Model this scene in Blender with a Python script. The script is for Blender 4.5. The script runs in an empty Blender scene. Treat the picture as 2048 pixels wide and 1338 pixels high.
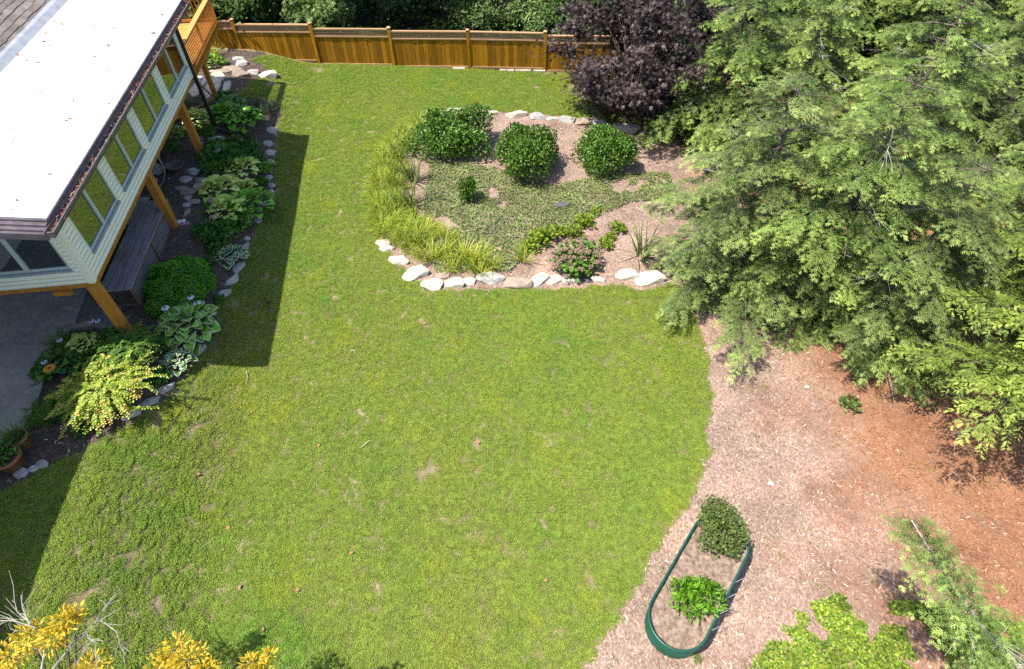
import bpy, bmesh, math, random
import numpy as np
from mathutils import Vector, Matrix, noise as mnoise
SC = bpy.context.scene
COL = SC.collection
random.seed(7)
RNG = np.random.default_rng(7)

# ------------------------------------------------------------------ camera
FPX, PITCH, ROLL, CAMH = 1221.5, math.radians(48.36), math.radians(-1.14), 11.7
CAM = np.array([0., 0., CAMH])
FW = np.array([0, math.cos(PITCH), -math.sin(PITCH)])
_r = np.array([1., 0, 0]); _u = np.cross(_r, FW)
RT = math.cos(ROLL)*_r + math.sin(ROLL)*_u
UP = -math.sin(ROLL)*_r + math.cos(ROLL)*_u
cd = bpy.data.cameras.new('camera'); cam = bpy.data.objects.new('camera', cd); COL.objects.link(cam)
cd.sensor_width = 36; cd.lens = 36*FPX/2048; cd.clip_end = 2000; cd.clip_start = .1
mw = Matrix.Identity(4)
for i in range(3):
    mw[i][0], mw[i][1], mw[i][2], mw[i][3] = RT[i], UP[i], -FW[i], CAM[i]
cam.matrix_world = mw
SC.camera = cam
SC.render.resolution_x, SC.render.resolution_y = 1024, 669

# ------------------------------------------------------------------ sky, sun, exposure
SUNV = Vector((2.087, .784, -4.8)).normalized()          # the way the light travels
ELEV = math.asin(-SUNV.z)
w = bpy.data.worlds.new('World'); SC.world = w; w.use_nodes = True
nt = w.node_tree; bg = nt.nodes['Background']
sky = nt.nodes.new('ShaderNodeTexSky'); sky.sky_type = 'NISHITA'; sky.sun_disc = False
sky.sun_elevation = ELEV; sky.sun_rotation = math.atan2(-SUNV.x, -SUNV.y)
nt.links.new(sky.outputs[0], bg.inputs[0]); bg.inputs[1].default_value = .145
sl = bpy.data.lights.new('sun', 'SUN'); sl.energy = 5.0; sl.angle = math.radians(.53); sl.color = (1, .94, .83)
so = bpy.data.objects.new('sun', sl); COL.objects.link(so)
so.rotation_euler = SUNV.to_track_quat('-Z', 'Y').to_euler(); so.location = (-12, -4, 26)
VS = SC.view_settings; VS.view_transform = 'Standard'; VS.look = 'None'; VS.gamma = 1; VS.use_curve_mapping = False
VS.exposure = .86
SC.cycles.use_denoising = False; SC.cycles.max_bounces = 7; SC.cycles.transparent_max_bounces = 6

# ------------------------------------------------------------------ terrain and picking
YAW = math.radians(6.31)
AX = np.array([-math.sin(YAW), math.cos(YAW), 0]); PX = np.array([math.cos(YAW), math.sin(YAW), 0])
def sst(a, b, x):
    t = np.clip((x-a)/(b-a), 0, 1); return t*t*(3-2*t)
def zg(x, y):
    x = np.asarray(x, float); y = np.asarray(y, float)
    p = x*PX[0]+y*PX[1]; a = x*AX[0]+y*AX[1]
    bump = .02*np.sin(x*.9+.4)*np.cos(y*.7)+.012*np.sin(x*2.3+y*1.7)
    return -.04*(np.clip(x, -16, 16)+1.5)+(.85-.38*sst(20, 25, a))*sst(-4.9, -8., p)+bump
def ray(x, y): return RT*(x-1024)/FPX-UP*(y-669)/FPX+FW
def at(x, y, z):
    d = ray(x, y); return CAM+d*((z-CAMH)/d[2])
def gp(x, y):
    d = ray(x, y); z = 0.
    for _ in range(30):
        p = CAM+d*((z-CAMH)/d[2]); z = .5*z+.5*float(zg(p[0], p[1]))
    return CAM+d*((z-CAMH)/d[2])
def mpp(p): return float((np.asarray(p)-CAM)@FW)/FPX      # metres per photo pixel at a point
def hw(p, a, z): return p*PX+a*AX+np.array([0, 0, z])     # house frame to world

# ------------------------------------------------------------------ object helpers
def tag(o, label=None, cat=None, group=None, kind=None):
    if label: o['label'] = label
    if cat: o['category'] = cat
    if group: o['group'] = group
    if kind: o['kind'] = kind
    return o
def empty(name, loc=(0, 0, 0), rz=0, parent=None):
    o = bpy.data.objects.new(name, None); COL.objects.link(o)
    o.location = loc; o.rotation_euler = (0, 0, rz); o.parent = parent; o.empty_display_size = .1
    return o
def link(name, me, parent=None, loc=(0, 0, 0), rz=0, sc=1):
    o = bpy.data.objects.new(name, me); COL.objects.link(o); o.parent = parent
    o.location = loc; o.rotation_euler = (0, 0, rz); o.scale = (sc, sc, sc) if np.isscalar(sc) else sc
    return o
class MB:
    def __init__(s): s.v = []; s.f = []; s.mi = []
    def add(s, vs, fs, mi=0):
        n = len(s.v); s.v += [tuple(map(float, q)) for q in vs]
        s.f += [tuple(i+n for i in f) for f in fs]; s.mi += [mi]*len(fs); return s
    def box(s, x0, x1, y0, y1, z0, z1, mi=0):
        return s.add([(x0, y0, z0), (x1, y0, z0), (x1, y1, z0), (x0, y1, z0), (x0, y0, z1), (x1, y0, z1), (x1, y1, z1), (x0, y1, z1)],
                     [(0, 3, 2, 1), (4, 5, 6, 7), (0, 1, 5, 4), (1, 2, 6, 5), (2, 3, 7, 6), (3, 0, 4, 7)], mi)
    def beam(s, a, b, w, h, up=(0, 0, 1), mi=0):
        a = np.array(a, float); b = np.array(b, float); d = b-a; d /= np.linalg.norm(d)
        x = np.cross(d, up)
        if np.linalg.norm(x) < 1e-4: x = np.cross(d, (1, 0, 0))
        x /= np.linalg.norm(x); y = np.cross(x, d); vs = []
        for q in (a, b):
            for i, j in ((-1, -1), (1, -1), (1, 1), (-1, 1)): vs.append(q+x*i*w/2+y*j*h/2)
        return s.add(vs, [(0, 1, 2, 3), (7, 6, 5, 4), (0, 4, 5, 1), (1, 5, 6, 2), (2, 6, 7, 3), (3, 7, 4, 0)], mi)
    def tube(s, pts, rad, n=6, mi=0, cap=True):
        pts = [np.array(p, float) for p in pts]
        if np.isscalar(rad): rad = [rad]*len(pts)
        vs = []; fs = []; ref = None
        for i, p in enumerate(pts):
            d = pts[min(i+1, len(pts)-1)]-pts[max(i-1, 0)]; d /= np.linalg.norm(d)+1e-9
            if ref is None: ref = np.cross(d, (0, 0, 1)) if abs(d[2]) < .9 else np.cross(d, (1, 0, 0))
            ref = ref-d*(ref@d); ref /= np.linalg.norm(ref)+1e-9; q = np.cross(d, ref)
            for k in range(n):
                t = 2*math.pi*k/n; vs.append(p+rad[i]*(math.cos(t)*ref+math.sin(t)*q))
        for i in range(len(pts)-1):
            for k in range(n):
                fs.append((i*n+k, i*n+(k+1) % n, (i+1)*n+(k+1) % n, (i+1)*n+k))
        if cap: fs += [tuple(range(n-1, -1, -1)), tuple(range((len(pts)-1)*n, len(pts)*n))]
        return s.add(vs, fs, mi)
    def lathe(s, prof, n=24, mi=0):
        vs = []; fs = []
        for r, z in prof:
            for k in range(n):
                t = 2*math.pi*k/n; vs.append((r*math.cos(t), r*math.sin(t), z))
        for i in range(len(prof)-1):
            for k in range(n): fs.append((i*n+k, i*n+(k+1) % n, (i+1)*n+(k+1) % n, (i+1)*n+k))
        return s.add(vs, fs, mi)
    def mesh(s, name, mats, smooth=False):
        me = bpy.data.meshes.new(name); me.from_pydata(s.v, [], s.f)
        for m in (mats if isinstance(mats, (list, tuple)) else [mats]): me.materials.append(m)
        me.polygons.foreach_set('material_index', s.mi)
        if smooth: me.polygons.foreach_set('use_smooth', [True]*len(s.f))
        me.update(); return me
    def build(s, name, mats, parent=None, smooth=False, **k): return link(name, s.mesh(name, mats, smooth), parent, **k)

# ------------------------------------------------------------------ materials
def newmat(name):
    m = bpy.data.materials.new(name); m.use_nodes = True
    t = m.node_tree; return m, t, t.nodes['Principled BSDF'], t.nodes['Material Output']
def ramp(t, cols, lo=.0, hi=1., inp=None):
    r = t.nodes.new('ShaderNodeValToRGB'); e = r.color_ramp.elements
    for i, c in enumerate(cols):
        ps = lo+(hi-lo)*i/max(1, len(cols)-1)
        el = e[i] if i < 2 else e.new(ps)
        el.position = ps; el.color = (*c, 1)
    if inp is not None: t.links.new(inp, r.inputs[0])
    return r
def wpos(t, stretch=(1, 1, 1), obj=False):
    if obj:
        g = t.nodes.new('ShaderNodeTexCoord').outputs['Object']
    else:
        g = t.nodes.new('ShaderNodeNewGeometry').outputs['Position']
    mp = t.nodes.new('ShaderNodeMapping'); mp.inputs['Scale'].default_value = stretch
    t.links.new(g, mp.inputs[0]); return mp.outputs[0]
def nz(t, vec, scale, detail=4, rough=.6):
    n = t.nodes.new('ShaderNodeTexNoise'); n.inputs['Scale'].default_value = scale
    n.inputs['Detail'].default_value = detail; n.inputs['Roughness'].default_value = rough
    t.links.new(vec, n.inputs['Vector']); return n.outputs['Fac']
def mixc(t, fac, a, b, mode='MIX'):
    n = t.nodes.new('ShaderNodeMix'); n.data_type = 'RGBA'; n.blend_type = mode
    for v, s in ((fac, n.inputs[0]), (a, n.inputs[6]), (b, n.inputs[7])):
        if isinstance(v, (int, float)): s.default_value = v
        elif isinstance(v, tuple): s.default_value = (*v, 1)
        else: t.links.new(v, s)
    return n.outputs[2]
def math_(t, op, a, b=0.):
    n = t.nodes.new('ShaderNodeMath'); n.operation = op
    for v, s in ((a, n.inputs[0]), (b, n.inputs[1])):
        if isinstance(v, (int, float)): s.default_value = v
        else: t.links.new(v, s)
    return n.outputs[0]
def bumpn(t, h, strength, dist, b):
    n = t.nodes.new('ShaderNodeBump'); n.inputs['Strength'].default_value = strength; n.inputs['Distance'].default_value = dist
    t.links.new(h, n.inputs['Height']); t.links.new(n.outputs[0], b.inputs['Normal'])
def M(name, cols, rough=.6, scale=5, stretch=(1, 1, 1), bump=0, bdist=.01, spec=.4, metallic=0, objvar=0., lo=.3, hi=.7, fine=0, obj=False, detail=5):
    m, t, b, o = newmat(name); v = wpos(t, stretch, obj)
    if obj:
        oi = t.nodes.new('ShaderNodeObjectInfo'); ad = t.nodes.new('ShaderNodeVectorMath'); ad.operation = 'ADD'
        t.links.new(v, ad.inputs[0]); cx = t.nodes.new('ShaderNodeCombineXYZ')
        for k, f in ((0, 37.), (1, 53.), (2, 29.)): t.links.new(math_(t, 'MULTIPLY', oi.outputs['Random'], f), cx.inputs[k])
        t.links.new(cx.outputs[0], ad.inputs[1]); v = ad.outputs[0]
    f = nz(t, v, scale, detail); c = ramp(t, cols, lo, hi, f).outputs[0]
    if fine:
        f2 = nz(t, v, scale*9, 3); c = mixc(t, fine, c, ramp(t, [(.35,)*3, (1.5,)*3], .3, .7, f2).outputs[0], 'MULTIPLY')
    if objvar:
        oi = t.nodes.new('ShaderNodeObjectInfo'); k = math_(t, 'ADD', math_(t, 'MULTIPLY', oi.outputs['Random'], objvar*2), 1-objvar)
        cc = t.nodes.new('ShaderNodeCombineColor')
        for i in range(3): t.links.new(k, cc.inputs[i])
        c = mixc(t, 1., c, cc.outputs[0], 'MULTIPLY')
    t.links.new(c, b.inputs['Base Color']); b.inputs['Roughness'].default_value = rough
    b.inputs['Specular IOR Level'].default_value = spec; b.inputs['Metallic'].default_value = metallic
    if bump: bumpn(t, f, bump, bdist, b)
    return m
def leaf_mat(name, cols, trans=.3, rough=.5, spec=.3, patch=.35, pscale=1.2, lo=0., hi=1.):
    if trans > .13 and 'petal' not in name and 'margin' not in name:
        cols = [(r*1.06, gg*1.12, bb*.74) for r, gg, bb in cols]; spec *= .6
    m, t, b, o = newmat(name)
    a = t.nodes.new('ShaderNodeAttribute'); a.attribute_name = 'lv'
    c = ramp(t, cols, lo, hi, a.outputs['Fac']).outputs[0]
    if patch:
        f = nz(t, wpos(t), pscale, 3); k = ramp(t, [(1-patch,)*3, (1+patch,)*3], .3, .7, f).outputs[0]
        c = mixc(t, 1., c, k, 'MULTIPLY')
    t.links.new(c, b.inputs['Base Color']); b.inputs['Roughness'].default_value = rough
    b.inputs['Specular IOR Level'].default_value = spec
    tr = t.nodes.new('ShaderNodeBsdfTranslucent'); t.links.new(mixc(t, 1., c, (1.25, 1.2, .7), 'MULTIPLY'), tr.inputs[0])
    mx = t.nodes.new('ShaderNodeMixShader'); mx.inputs[0].default_value = trans
    t.links.new(b.outputs[0], mx.inputs[1]); t.links.new(tr.outputs[0], mx.inputs[2]); t.links.new(mx.outputs[0], o.inputs[0])
    return m
MT = {}
MT['membrane'] = M('white_membrane', [(.60, .60, .59), (.74, .74, .73), (.80, .80, .79)], .6, .7, spec=.3, fine=.12)
MT['brown_metal'] = M('brown_metal', [(.075, .062, .072), (.15, .12, .135)], .35, 6, spec=.5, fine=.5)
MT['grey_metal'] = M('grey_flashing', [(.22, .23, .26), (.33, .34, .37)], .45, 4)
MT['dark_metal'] = M('dark_downspout', [(.018, .014, .014), (.035, .028, .027)], .35, 5)
MT['siding'] = M('cream_siding', [(.84, .80, .64), (.88, .85, .70)], .5, 2, objvar=.03)
MT['siding_lip'] = M('grimy_shadow_line_lip', [(.48, .46, .36), (.58, .55, .44)], .7, 6)  # darker tan paints the shadow line under each lap, with some grime
MT['trim'] = M('cream_trim', [(.80, .77, .62), (.85, .82, .68)], .5, 3)
MT['wframe'] = M('window_frame', [(.42, .47, .45), (.50, .55, .53)], .45, 4)
MT['wsill'] = M('window_sill', [(.22, .26, .31), (.31, .35, .40)], .4, 4)
MT['orange_wood'] = M('orange_stained_wood', [(.36, .135, .018), (.50, .21, .035)], .5, 3, (3, 3, .6), objvar=.12, fine=.25, obj=True)
MT['deck_wood'] = M('deck_boards', [(.52, .22, .045), (.66, .30, .075)], .5, 3, (.6, 4, 4), objvar=.12, fine=.2, obj=True)
MT['fence_wood'] = M('fence_boards', [(.18, .066, .003), (.32, .145, .007), (.26, .105, .005)], .8, 2.2, (5, 5, .8), objvar=.36, fine=.35, obj=True, lo=.28, hi=.72, spec=.15)
MT['fence_rail'] = M('fence_rails', [(.34, .20, .10), (.46, .29, .16)], .7, 3, (.7, 4, 4), objvar=.15, fine=.3, obj=True)
MT['bench_wood'] = M('weathered_bench_boards', [(.14, .125, .13), (.25, .23, .24), (.18, .145, .14)], .7, 1.6, (2.2, .7, 2), objvar=.12, fine=.3, obj=True)
MT['bench_frame'] = M('bench_frame', [(.10, .065, .05), (.18, .12, .085)], .7, 4, obj=True, fine=.3)
MT['shingle'] = M('shingles', [(.13, .11, .10), (.20, .165, .15)], .9, 5, objvar=.24, fine=.5, obj=True)
MT['concrete'] = M('patio_concrete', [(.20, .19, .175), (.33, .31, .285), (.40, .38, .35)], .85, .7, bump=.1, fine=.25, lo=.25, hi=.75)
MT['stone_pale'] = M('pale_stone', [(.30, .26, .20), (.49, .43, .35), (.60, .55, .47)], .85, 5, bump=.5, bdist=.02, objvar=.14, fine=.3, obj=True)
MT['stone_grey'] = M('grey_stone', [(.20, .19, .185), (.36, .34, .32), (.47, .43, .38)], .85, 5, bump=.5, bdist=.02, objvar=.15, fine=.3, obj=True)
MT['stone_dark'] = M('dark_stone', [(.06, .052, .058), (.13, .11, .115)], .8, 6, bump=.5, bdist=.02, obj=True)
MT['stone_brown'] = M('brown_stone', [(.22, .165, .125), (.36, .28, .22)], .85, 5, bump=.5, bdist=.02, objvar=.12, fine=.3, obj=True)
MT['flag'] = M('flagstone', [(.42, .34, .26), (.55, .47, .38), (.48, .44, .40)], .85, 2, bump=.3, fine=.25, objvar=.1)
MT['bark'] = M('bark', [(.07, .05, .038), (.17, .135, .11)], .9, 6, (1, 1, .4), bump=.5, bdist=.02)
MT['twig_grey'] = M('grey_twig', [(.22, .20, .17), (.42, .39, .34)], .85, 9)
MT['gravel'] = M('gravel', [(.045, .045, .05), (.15, .145, .14), (.30, .29, .27)], .9, 40, bump=.8, bdist=.02, detail=2)
MT['terracotta'] = M('terracotta', [(.22, .085, .04), (.36, .15, .075)], .8, 5, fine=.3)
MT['clay_bowl'] = M('worn_clay_bowl', [(.10, .075, .06), (.20, .155, .125)], .8, 6, fine=.3)
MT['soil'] = M('soil', [(.035, .025, .019), (.10, .075, .058)], .95, 14, bump=.8, bdist=.02, fine=.5)
MT['planter_soil'] = M('planter_soil', [(.10, .068, .05), (.22, .155, .115), (.34, .26, .20)], .95, 12, bump=.8, bdist=.02, fine=.5)
MT['bed_mulch'] = M('dark_bed_mulch', [(.032, .022, .018), (.085, .062, .05), (.17, .13, .105)], .95, 11, bump=1, bdist=.03, fine=.5, lo=.3, hi=.8)
MT['green_steel'] = M('green_steel', [(.006, .055, .034), (.010, .078, .048)], .35, 3, spec=.5)
MT['bare_steel'] = M('bare_steel', [(.55, .56, .57), (.72, .73, .74)], .35, 5, metallic=.6)
MT['white_plastic'] = M('white_plastic', [(.7, .7, .7), (.8, .8, .8)], .4, 4)
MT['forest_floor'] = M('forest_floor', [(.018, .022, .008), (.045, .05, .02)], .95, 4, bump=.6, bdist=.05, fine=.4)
def glass_mat():
    m, t, b, o = newmat('window_glass')
    b.inputs['Base Color'].default_value = (.40, .42, .42, 1); b.inputs['Metallic'].default_value = 1; b.inputs['Roughness'].default_value = .015
    d = t.nodes.new('ShaderNodeBsdfDiffuse'); d.inputs[0].default_value = (.012, .016, .024, 1)
    lw = t.nodes.new('ShaderNodeLayerWeight'); lw.inputs[0].default_value = .5
    f = math_(t, 'ADD', math_(t, 'MULTIPLY', lw.outputs['Facing'], .9), .12)
    mx = t.nodes.new('ShaderNodeMixShader'); t.links.new(f, mx.inputs[0]); t.links.new(d.outputs[0], mx.inputs[1]); t.links.new(b.outputs[0], mx.inputs[2])
    t.links.new(mx.outputs[0], o.inputs[0]); return m
MT['glass'] = glass_mat()
def lawn_soil():
    m, t, b, o = newmat('lawn_thatch'); v = wpos(t)
    c1 = ramp(t, [(.10, .095, .035), (.19, .155, .075), (.34, .26, .16)], .3, .7, nz(t, v, 1.6, 5)).outputs[0]
    c = mixc(t, .6, c1, ramp(t, [(.4,)*3, (1.4,)*3], .3, .7, nz(t, v, 45, 3)).outputs[0], 'MULTIPLY')
    t.links.new(c, b.inputs['Base Color']); b.inputs['Roughness'].default_value = .95
    bumpn(t, nz(t, v, 60, 3), .8, .02, b); return m
MT['lawn'] = lawn_soil()
def mulch_mat():
    m, t, b, o = newmat('wood_chip_mulch'); v = wpos(t)
    pale = ramp(t, [(.14, .085, .062), (.32, .215, .165), (.50, .385, .315)], .30, .72, nz(t, wpos(t, (1, .6, 1)), 26, 4, .7)).outputs[0]
    big = ramp(t, [(.62,)*3, (1.15,)*3], .3, .68, nz(t, v, .9, 4)).outputs[0]
    pale = mixc(t, 1., pale, big, 'MULTIPLY')
    orange = ramp(t, [(.14, .060, .030), (.27, .125, .066), (.40, .225, .14)], .3, .72, nz(t, wpos(t, (.7, 1.2, 1)), 30, 4, .7)).outputs[0]
    orange = mixc(t, .6, orange, big, 'MULTIPLY')
    g = t.nodes.new('ShaderNodeNewGeometry'); sp = t.nodes.new('ShaderNodeSeparateXYZ'); t.links.new(g.outputs['Position'], sp.inputs[0])
    q = math_(t, 'ADD', sp.outputs[0], math_(t, 'MULTIPLY', math_(t, 'SUBTRACT', nz(t, v, .7, 7, .65), .5), 9.))
    mr = t.nodes.new('ShaderNodeMapRange'); mr.inputs[1].default_value = 5.4; mr.inputs[2].default_value = 9.2; t.links.new(q, mr.inputs[0])
    c = mixc(t, mr.outputs[0], pale, orange)
    c = mixc(t, ramp(t, [(0,)*3, (.7,)*3], .56, .72, nz(t, v, .55, 6, .65)).outputs[0], c, mixc(t, 1., c, (.52, .42, .36), 'MULTIPLY'))
    c = mixc(t, ramp(t, [(0,)*3, (.6,)*3], .56, .70, nz(t, wpos(t, (1.2, .8, 1)), 1.1, 6, .7)).outputs[0], c, mixc(t, 1., c, (1.35, 1.32, 1.3), 'MULTIPLY'))
    t.links.new(c, b.inputs['Base Color']); b.inputs['Roughness'].default_value = .95
    bumpn(t, nz(t, v, 38, 4), .9, .025, b); return m
MT['mulch'] = mulch_mat()
def grass_mat(name, cols):
    m, t, b, o = newmat(name); v = wpos(t)
    a = t.nodes.new('ShaderNodeAttribute'); a.attribute_name = 'lv'
    c = ramp(t, cols, 0, 1, a.outputs['Fac']).outputs[0]
    # patches of clover green, yellow grass and dry straw
    c = mixc(t, ramp(t, [(0,)*3, (.75,)*3], .52, .66, nz(t, v, .55, 4)).outputs[0], c, mixc(t, 1., c, (.72, .92, .8), 'MULTIPLY'))
    c = mixc(t, ramp(t, [(0,)*3, (.8,)*3], .55, .68, nz(t, wpos(t, (1.1, .9, 1)), .9, 5)).outputs[0], c, mixc(t, 1., c, (1.28, 1.12, .75), 'MULTIPLY'))
    c = mixc(t, ramp(t, [(0,)*3, (.7,)*3], .64, .76, nz(t, wpos(t, (.8, 1.3, 1)), 2.0, 6, .7)).outputs[0], c, (.40, .315, .17))
    c = mixc(t, ramp(t, [(0,)*3, (.8,)*3], .42, .62, nz(t, v, .16, 3)).outputs[0], c, mixc(t, 1., c, (.84, 1., .9), 'MULTIPLY'))
    c = mixc(t, 1., c, ramp(t, [(.75,)*3, (1.22,)*3], .32, .68, nz(t, v, 9, 3)).outputs[0], 'MULTIPLY')
    t.links.new(c, b.inputs['Base Color']); b.inputs['Roughness'].default_value = .6; b.inputs['Specular IOR Level'].default_value = .12
    tr = t.nodes.new('ShaderNodeBsdfTranslucent'); t.links.new(mixc(t, 1., c, (1.15, 1.15, .7), 'MULTIPLY'), tr.inputs[0])
    mx = t.nodes.new('ShaderNodeMixShader'); mx.inputs[0].default_value = .28
    t.links.new(b.outputs[0], mx.inputs[1]); t.links.new(tr.outputs[0], mx.inputs[2]); t.links.new(mx.outputs[0], o.inputs[0])
    return m
LF = {}
LF['grass'] = grass_mat('grass_blades', [(.090, .148, .020), (.220, .290, .044), (.350, .405, .075), (.54, .50, .18)])
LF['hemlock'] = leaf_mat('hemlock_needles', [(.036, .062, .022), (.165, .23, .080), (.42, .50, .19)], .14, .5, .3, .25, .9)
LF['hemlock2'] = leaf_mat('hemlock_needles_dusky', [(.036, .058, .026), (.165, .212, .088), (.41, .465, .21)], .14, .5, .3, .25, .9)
LF['cypress'] = leaf_mat('cypress_fans', [(.05, .085, .020), (.19, .25, .065), (.44, .48, .16)], .14, .5, .3, .2, 1.)
LF['maple'] = leaf_mat('purple_maple_leaves', [(.015, .008, .0075), (.043, .026, .024), (.12, .085, .078)], .12, .5, .35, .3, 1.)
LF['broad'] = leaf_mat('broad_leaves', [(.025, .055, .018), (.055, .10, .032), (.12, .18, .075)], .3, .45, .4, .3, .6)
LF['broad_pale'] = leaf_mat('pale_broad_leaves', [(.05, .09, .035), (.11, .17, .07), (.20, .27, .13)], .3, .45, .4, .3, .6)
LF['laurel'] = leaf_mat('glossy_dark_leaves', [(.018, .050, .010), (.070, .145, .026), (.17, .26, .06)], .18, .3, .6, .25, 2.)
LF['box'] = leaf_mat('boxwood_leaves', [(.05, .17, .016), (.10, .30, .03), (.17, .40, .05)], .25, .5, .3, .2, 3.)
LF['lirio'] = leaf_mat('border_grass', [(.09, .155, .018), (.20, .27, .035), (.32, .36, .06), (.42, .36, .13)], .3, .45, .4, .3, 1.5)
LF['daylily'] = leaf_mat('daylily_blades', [(.16, .22, .025), (.32, .36, .05), (.48, .45, .10)], .3, .45, .4, .2, 2.)
LF['iris'] = leaf_mat('iris_blades', [(.035, .07, .02), (.085, .13, .05), (.24, .22, .13)], .2, .45, .4, .2, 2.)
LF['hosta_pale'] = leaf_mat('chartreuse_leaves', [(.34, .42, .10), (.54, .60, .22), (.70, .72, .38)], .25, .4, .4, .1, 3.)
LF['hosta_green'] = leaf_mat('green_hosta_leaves', [(.06, .16, .018), (.13, .29, .035), (.21, .40, .06)], .25, .38, .5, .15, 3.)
LF['hosta_dark'] = leaf_mat('dark_hosta_leaves', [(.035, .10, .024), (.07, .165, .042), (.12, .23, .06)], .2, .35, .5, .15, 3.)
LF['hosta_edge'] = leaf_mat('white_leaf_margin', [(.50, .55, .42), (.66, .70, .60)], .2, .4, .4, 0)
LF['hosta_cream'] = leaf_mat('cream_leaf_margin', [(.36, .44, .20), (.50, .56, .32)], .2, .4, .4, 0)
LF['fern'] = leaf_mat('fern_fronds', [(.045, .11, .02), (.095, .19, .035), (.16, .27, .06)], .3, .5, .3, .2, 3.)
LF['mound'] = leaf_mat('mound_leaves', [(.03, .09, .022), (.06, .15, .036), (.10, .21, .055)], .2, .45, .4, .2, 3.)
LF['mondo'] = leaf_mat('mondo_blades', [(.012, .032, .016), (.03, .06, .03), (.07, .115, .06)], .15, .4, .5, .2, 3.)
LF['abelia'] = leaf_mat('abelia_leaves', [(.05, .12, .018), (.14, .22, .035), (.26, .32, .06), (.46, .44, .15), (.62, .36, .09), (.50, .28, .22)], .25, .4, .4, .12, 3., 0., 1.)
LF['sedum'] = leaf_mat('sedum_leaves', [(.04, .095, .022), (.09, .165, .035), (.16, .24, .06)], .2, .45, .4, .2, 3.)
LF['sedum_head'] = leaf_mat('dusty_pink_heads', [(.16, .075, .07), (.30, .17, .15), (.38, .25, .21)], .1, .7, .2, 0)
LF['cover'] = leaf_mat('ground_cover_leaves', [(.06, .095, .038), (.13, .175, .075), (.24, .27, .13)], .2, .5, .3, .35, 1.2)
LF['weed'] = leaf_mat('weed_leaves', [(.09, .15, .02), (.19, .25, .04), (.30, .33, .07)], .3, .5, .3, .2, 2.)
LF['vine'] = leaf_mat('vine_leaves', [(.055, .10, .02), (.15, .22, .035), (.32, .36, .06)], .3, .45, .4, .35, 1.6)
LF['planter_grey'] = leaf_mat('grey_green_leaves', [(.05, .075, .03), (.10, .135, .055), (.18, .21, .10)], .2, .5, .3, .2, 2.)
LF['planter_green'] = leaf_mat('bright_green_leaves', [(.05, .13, .012), (.11, .24, .022), (.21, .36, .05)], .3, .4, .4, .15, 3.)
LF['gold'] = leaf_mat('golden_leaves', [(.32, .18, .016), (.50, .35, .04), (.64, .49, .08), (.52, .27, .05)], .3, .45, .3, .1, 3.)
LF['petal_pink'] = leaf_mat('pink_petals', [(.45, .16, .34), (.60, .28, .50)], .2, .5, .3, 0)
LF['petal_orange'] = leaf_mat('orange_petals', [(.70, .26, .02), (.80, .42, .05)], .2, .5, .3, 0)
LF['petal_white'] = leaf_mat('pale_petals', [(.60, .58, .66), (.74, .73, .78)], .2, .5, .3, 0)
LF['dead'] = leaf_mat('dead_leaves', [(.10, .055, .03), (.30, .15, .07), (.45, .28, .15)], .1, .7, .2, 0)
LF['chip'] = leaf_mat('wood_chips', [(.10, .06, .045), (.34, .23, .17), (.52, .42, .34), (.66, .58, .50)], 0., .9, .2, .15, 1.)
LF['straw'] = leaf_mat('pine_straw', [(.15, .055, .025), (.32, .125, .055), (.52, .30, .17)], 0., .9, .2, .2, 1.)
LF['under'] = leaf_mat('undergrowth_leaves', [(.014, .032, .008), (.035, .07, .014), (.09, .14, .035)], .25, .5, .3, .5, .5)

# ------------------------------------------------------------------ foliage arrays
def norm(v): return v/(np.linalg.norm(v, axis=-1, keepdims=True)+1e-9)
class FB:
    def __init__(s): s.V = []; s.Q = []; s.L = []; s.I = []; s.n = 0
    def put(s, V, Q, lv, mi=0):
        s.V.append(V.reshape(-1, 3)); s.Q.append(Q.reshape(-1, 4)+s.n); s.n += V.reshape(-1, 3).shape[0]
        nq = Q.reshape(-1, 4).shape[0]
        s.L.append(np.broadcast_to(lv, (nq,)) if np.ndim(lv) == 0 else lv); s.I.append(np.full(nq, mi) if np.isscalar(mi) else mi)
    def inst(s, tpl, O, X, N, size, lv, mi=0, wid=1.):
        tv, tq = tpl[0], tpl[1]; X = norm(X); Y = norm(np.cross(N, X)); Z = np.cross(X, Y)
        size = np.broadcast_to(np.asarray(size, float), (len(O),))[:, None, None]; wid = np.broadcast_to(np.asarray(wid, float), (len(O),))[:, None, None]
        V = O[:, None]+size*(tv[None, :, 0:1]*X[:, None]+wid*tv[None, :, 1:2]*Y[:, None]+tv[None, :, 2:3]*Z[:, None])
        n, m = len(O), len(tv); Q = tq[None]+np.arange(n)[:, None, None]*m
        lv = np.repeat(np.broadcast_to(lv, (n,)), len(tq))
        if len(tpl) > 2: lv = np.clip(lv+np.tile(tpl[2], n), 0, 1)
        I = np.tile(tpl[3], n) if len(tpl) > 3 else np.full(n*len(tq), mi)
        s.put(V, Q, lv, I)
    def mesh(s, name, mats):
        V = np.concatenate(s.V); Q = np.concatenate(s.Q); me = bpy.data.meshes.new(name)
        me.vertices.add(len(V)); me.vertices.foreach_set('co', V.astype(np.float32).ravel())
        me.loops.add(len(Q)*4); me.loops.foreach_set('vertex_index', Q.astype(np.int32).ravel())
        me.polygons.add(len(Q)); me.polygons.foreach_set('loop_start', np.arange(0, len(Q)*4, 4, dtype=np.int32))
        for m in (mats if isinstance(mats, (list, tuple)) else [mats]): me.materials.append(m)
        me.polygons.foreach_set('material_index', np.concatenate(s.I).astype(np.int32))
        a = me.attributes.new('lv', 'FLOAT', 'FACE'); a.data.foreach_set('value', np.concatenate(s.L).astype(np.float32))
        me.update(calc_edges=True); return me
    def build(s, name, mats, parent=None, **k): return link(name, s.mesh(name, mats), parent, **k)
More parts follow.
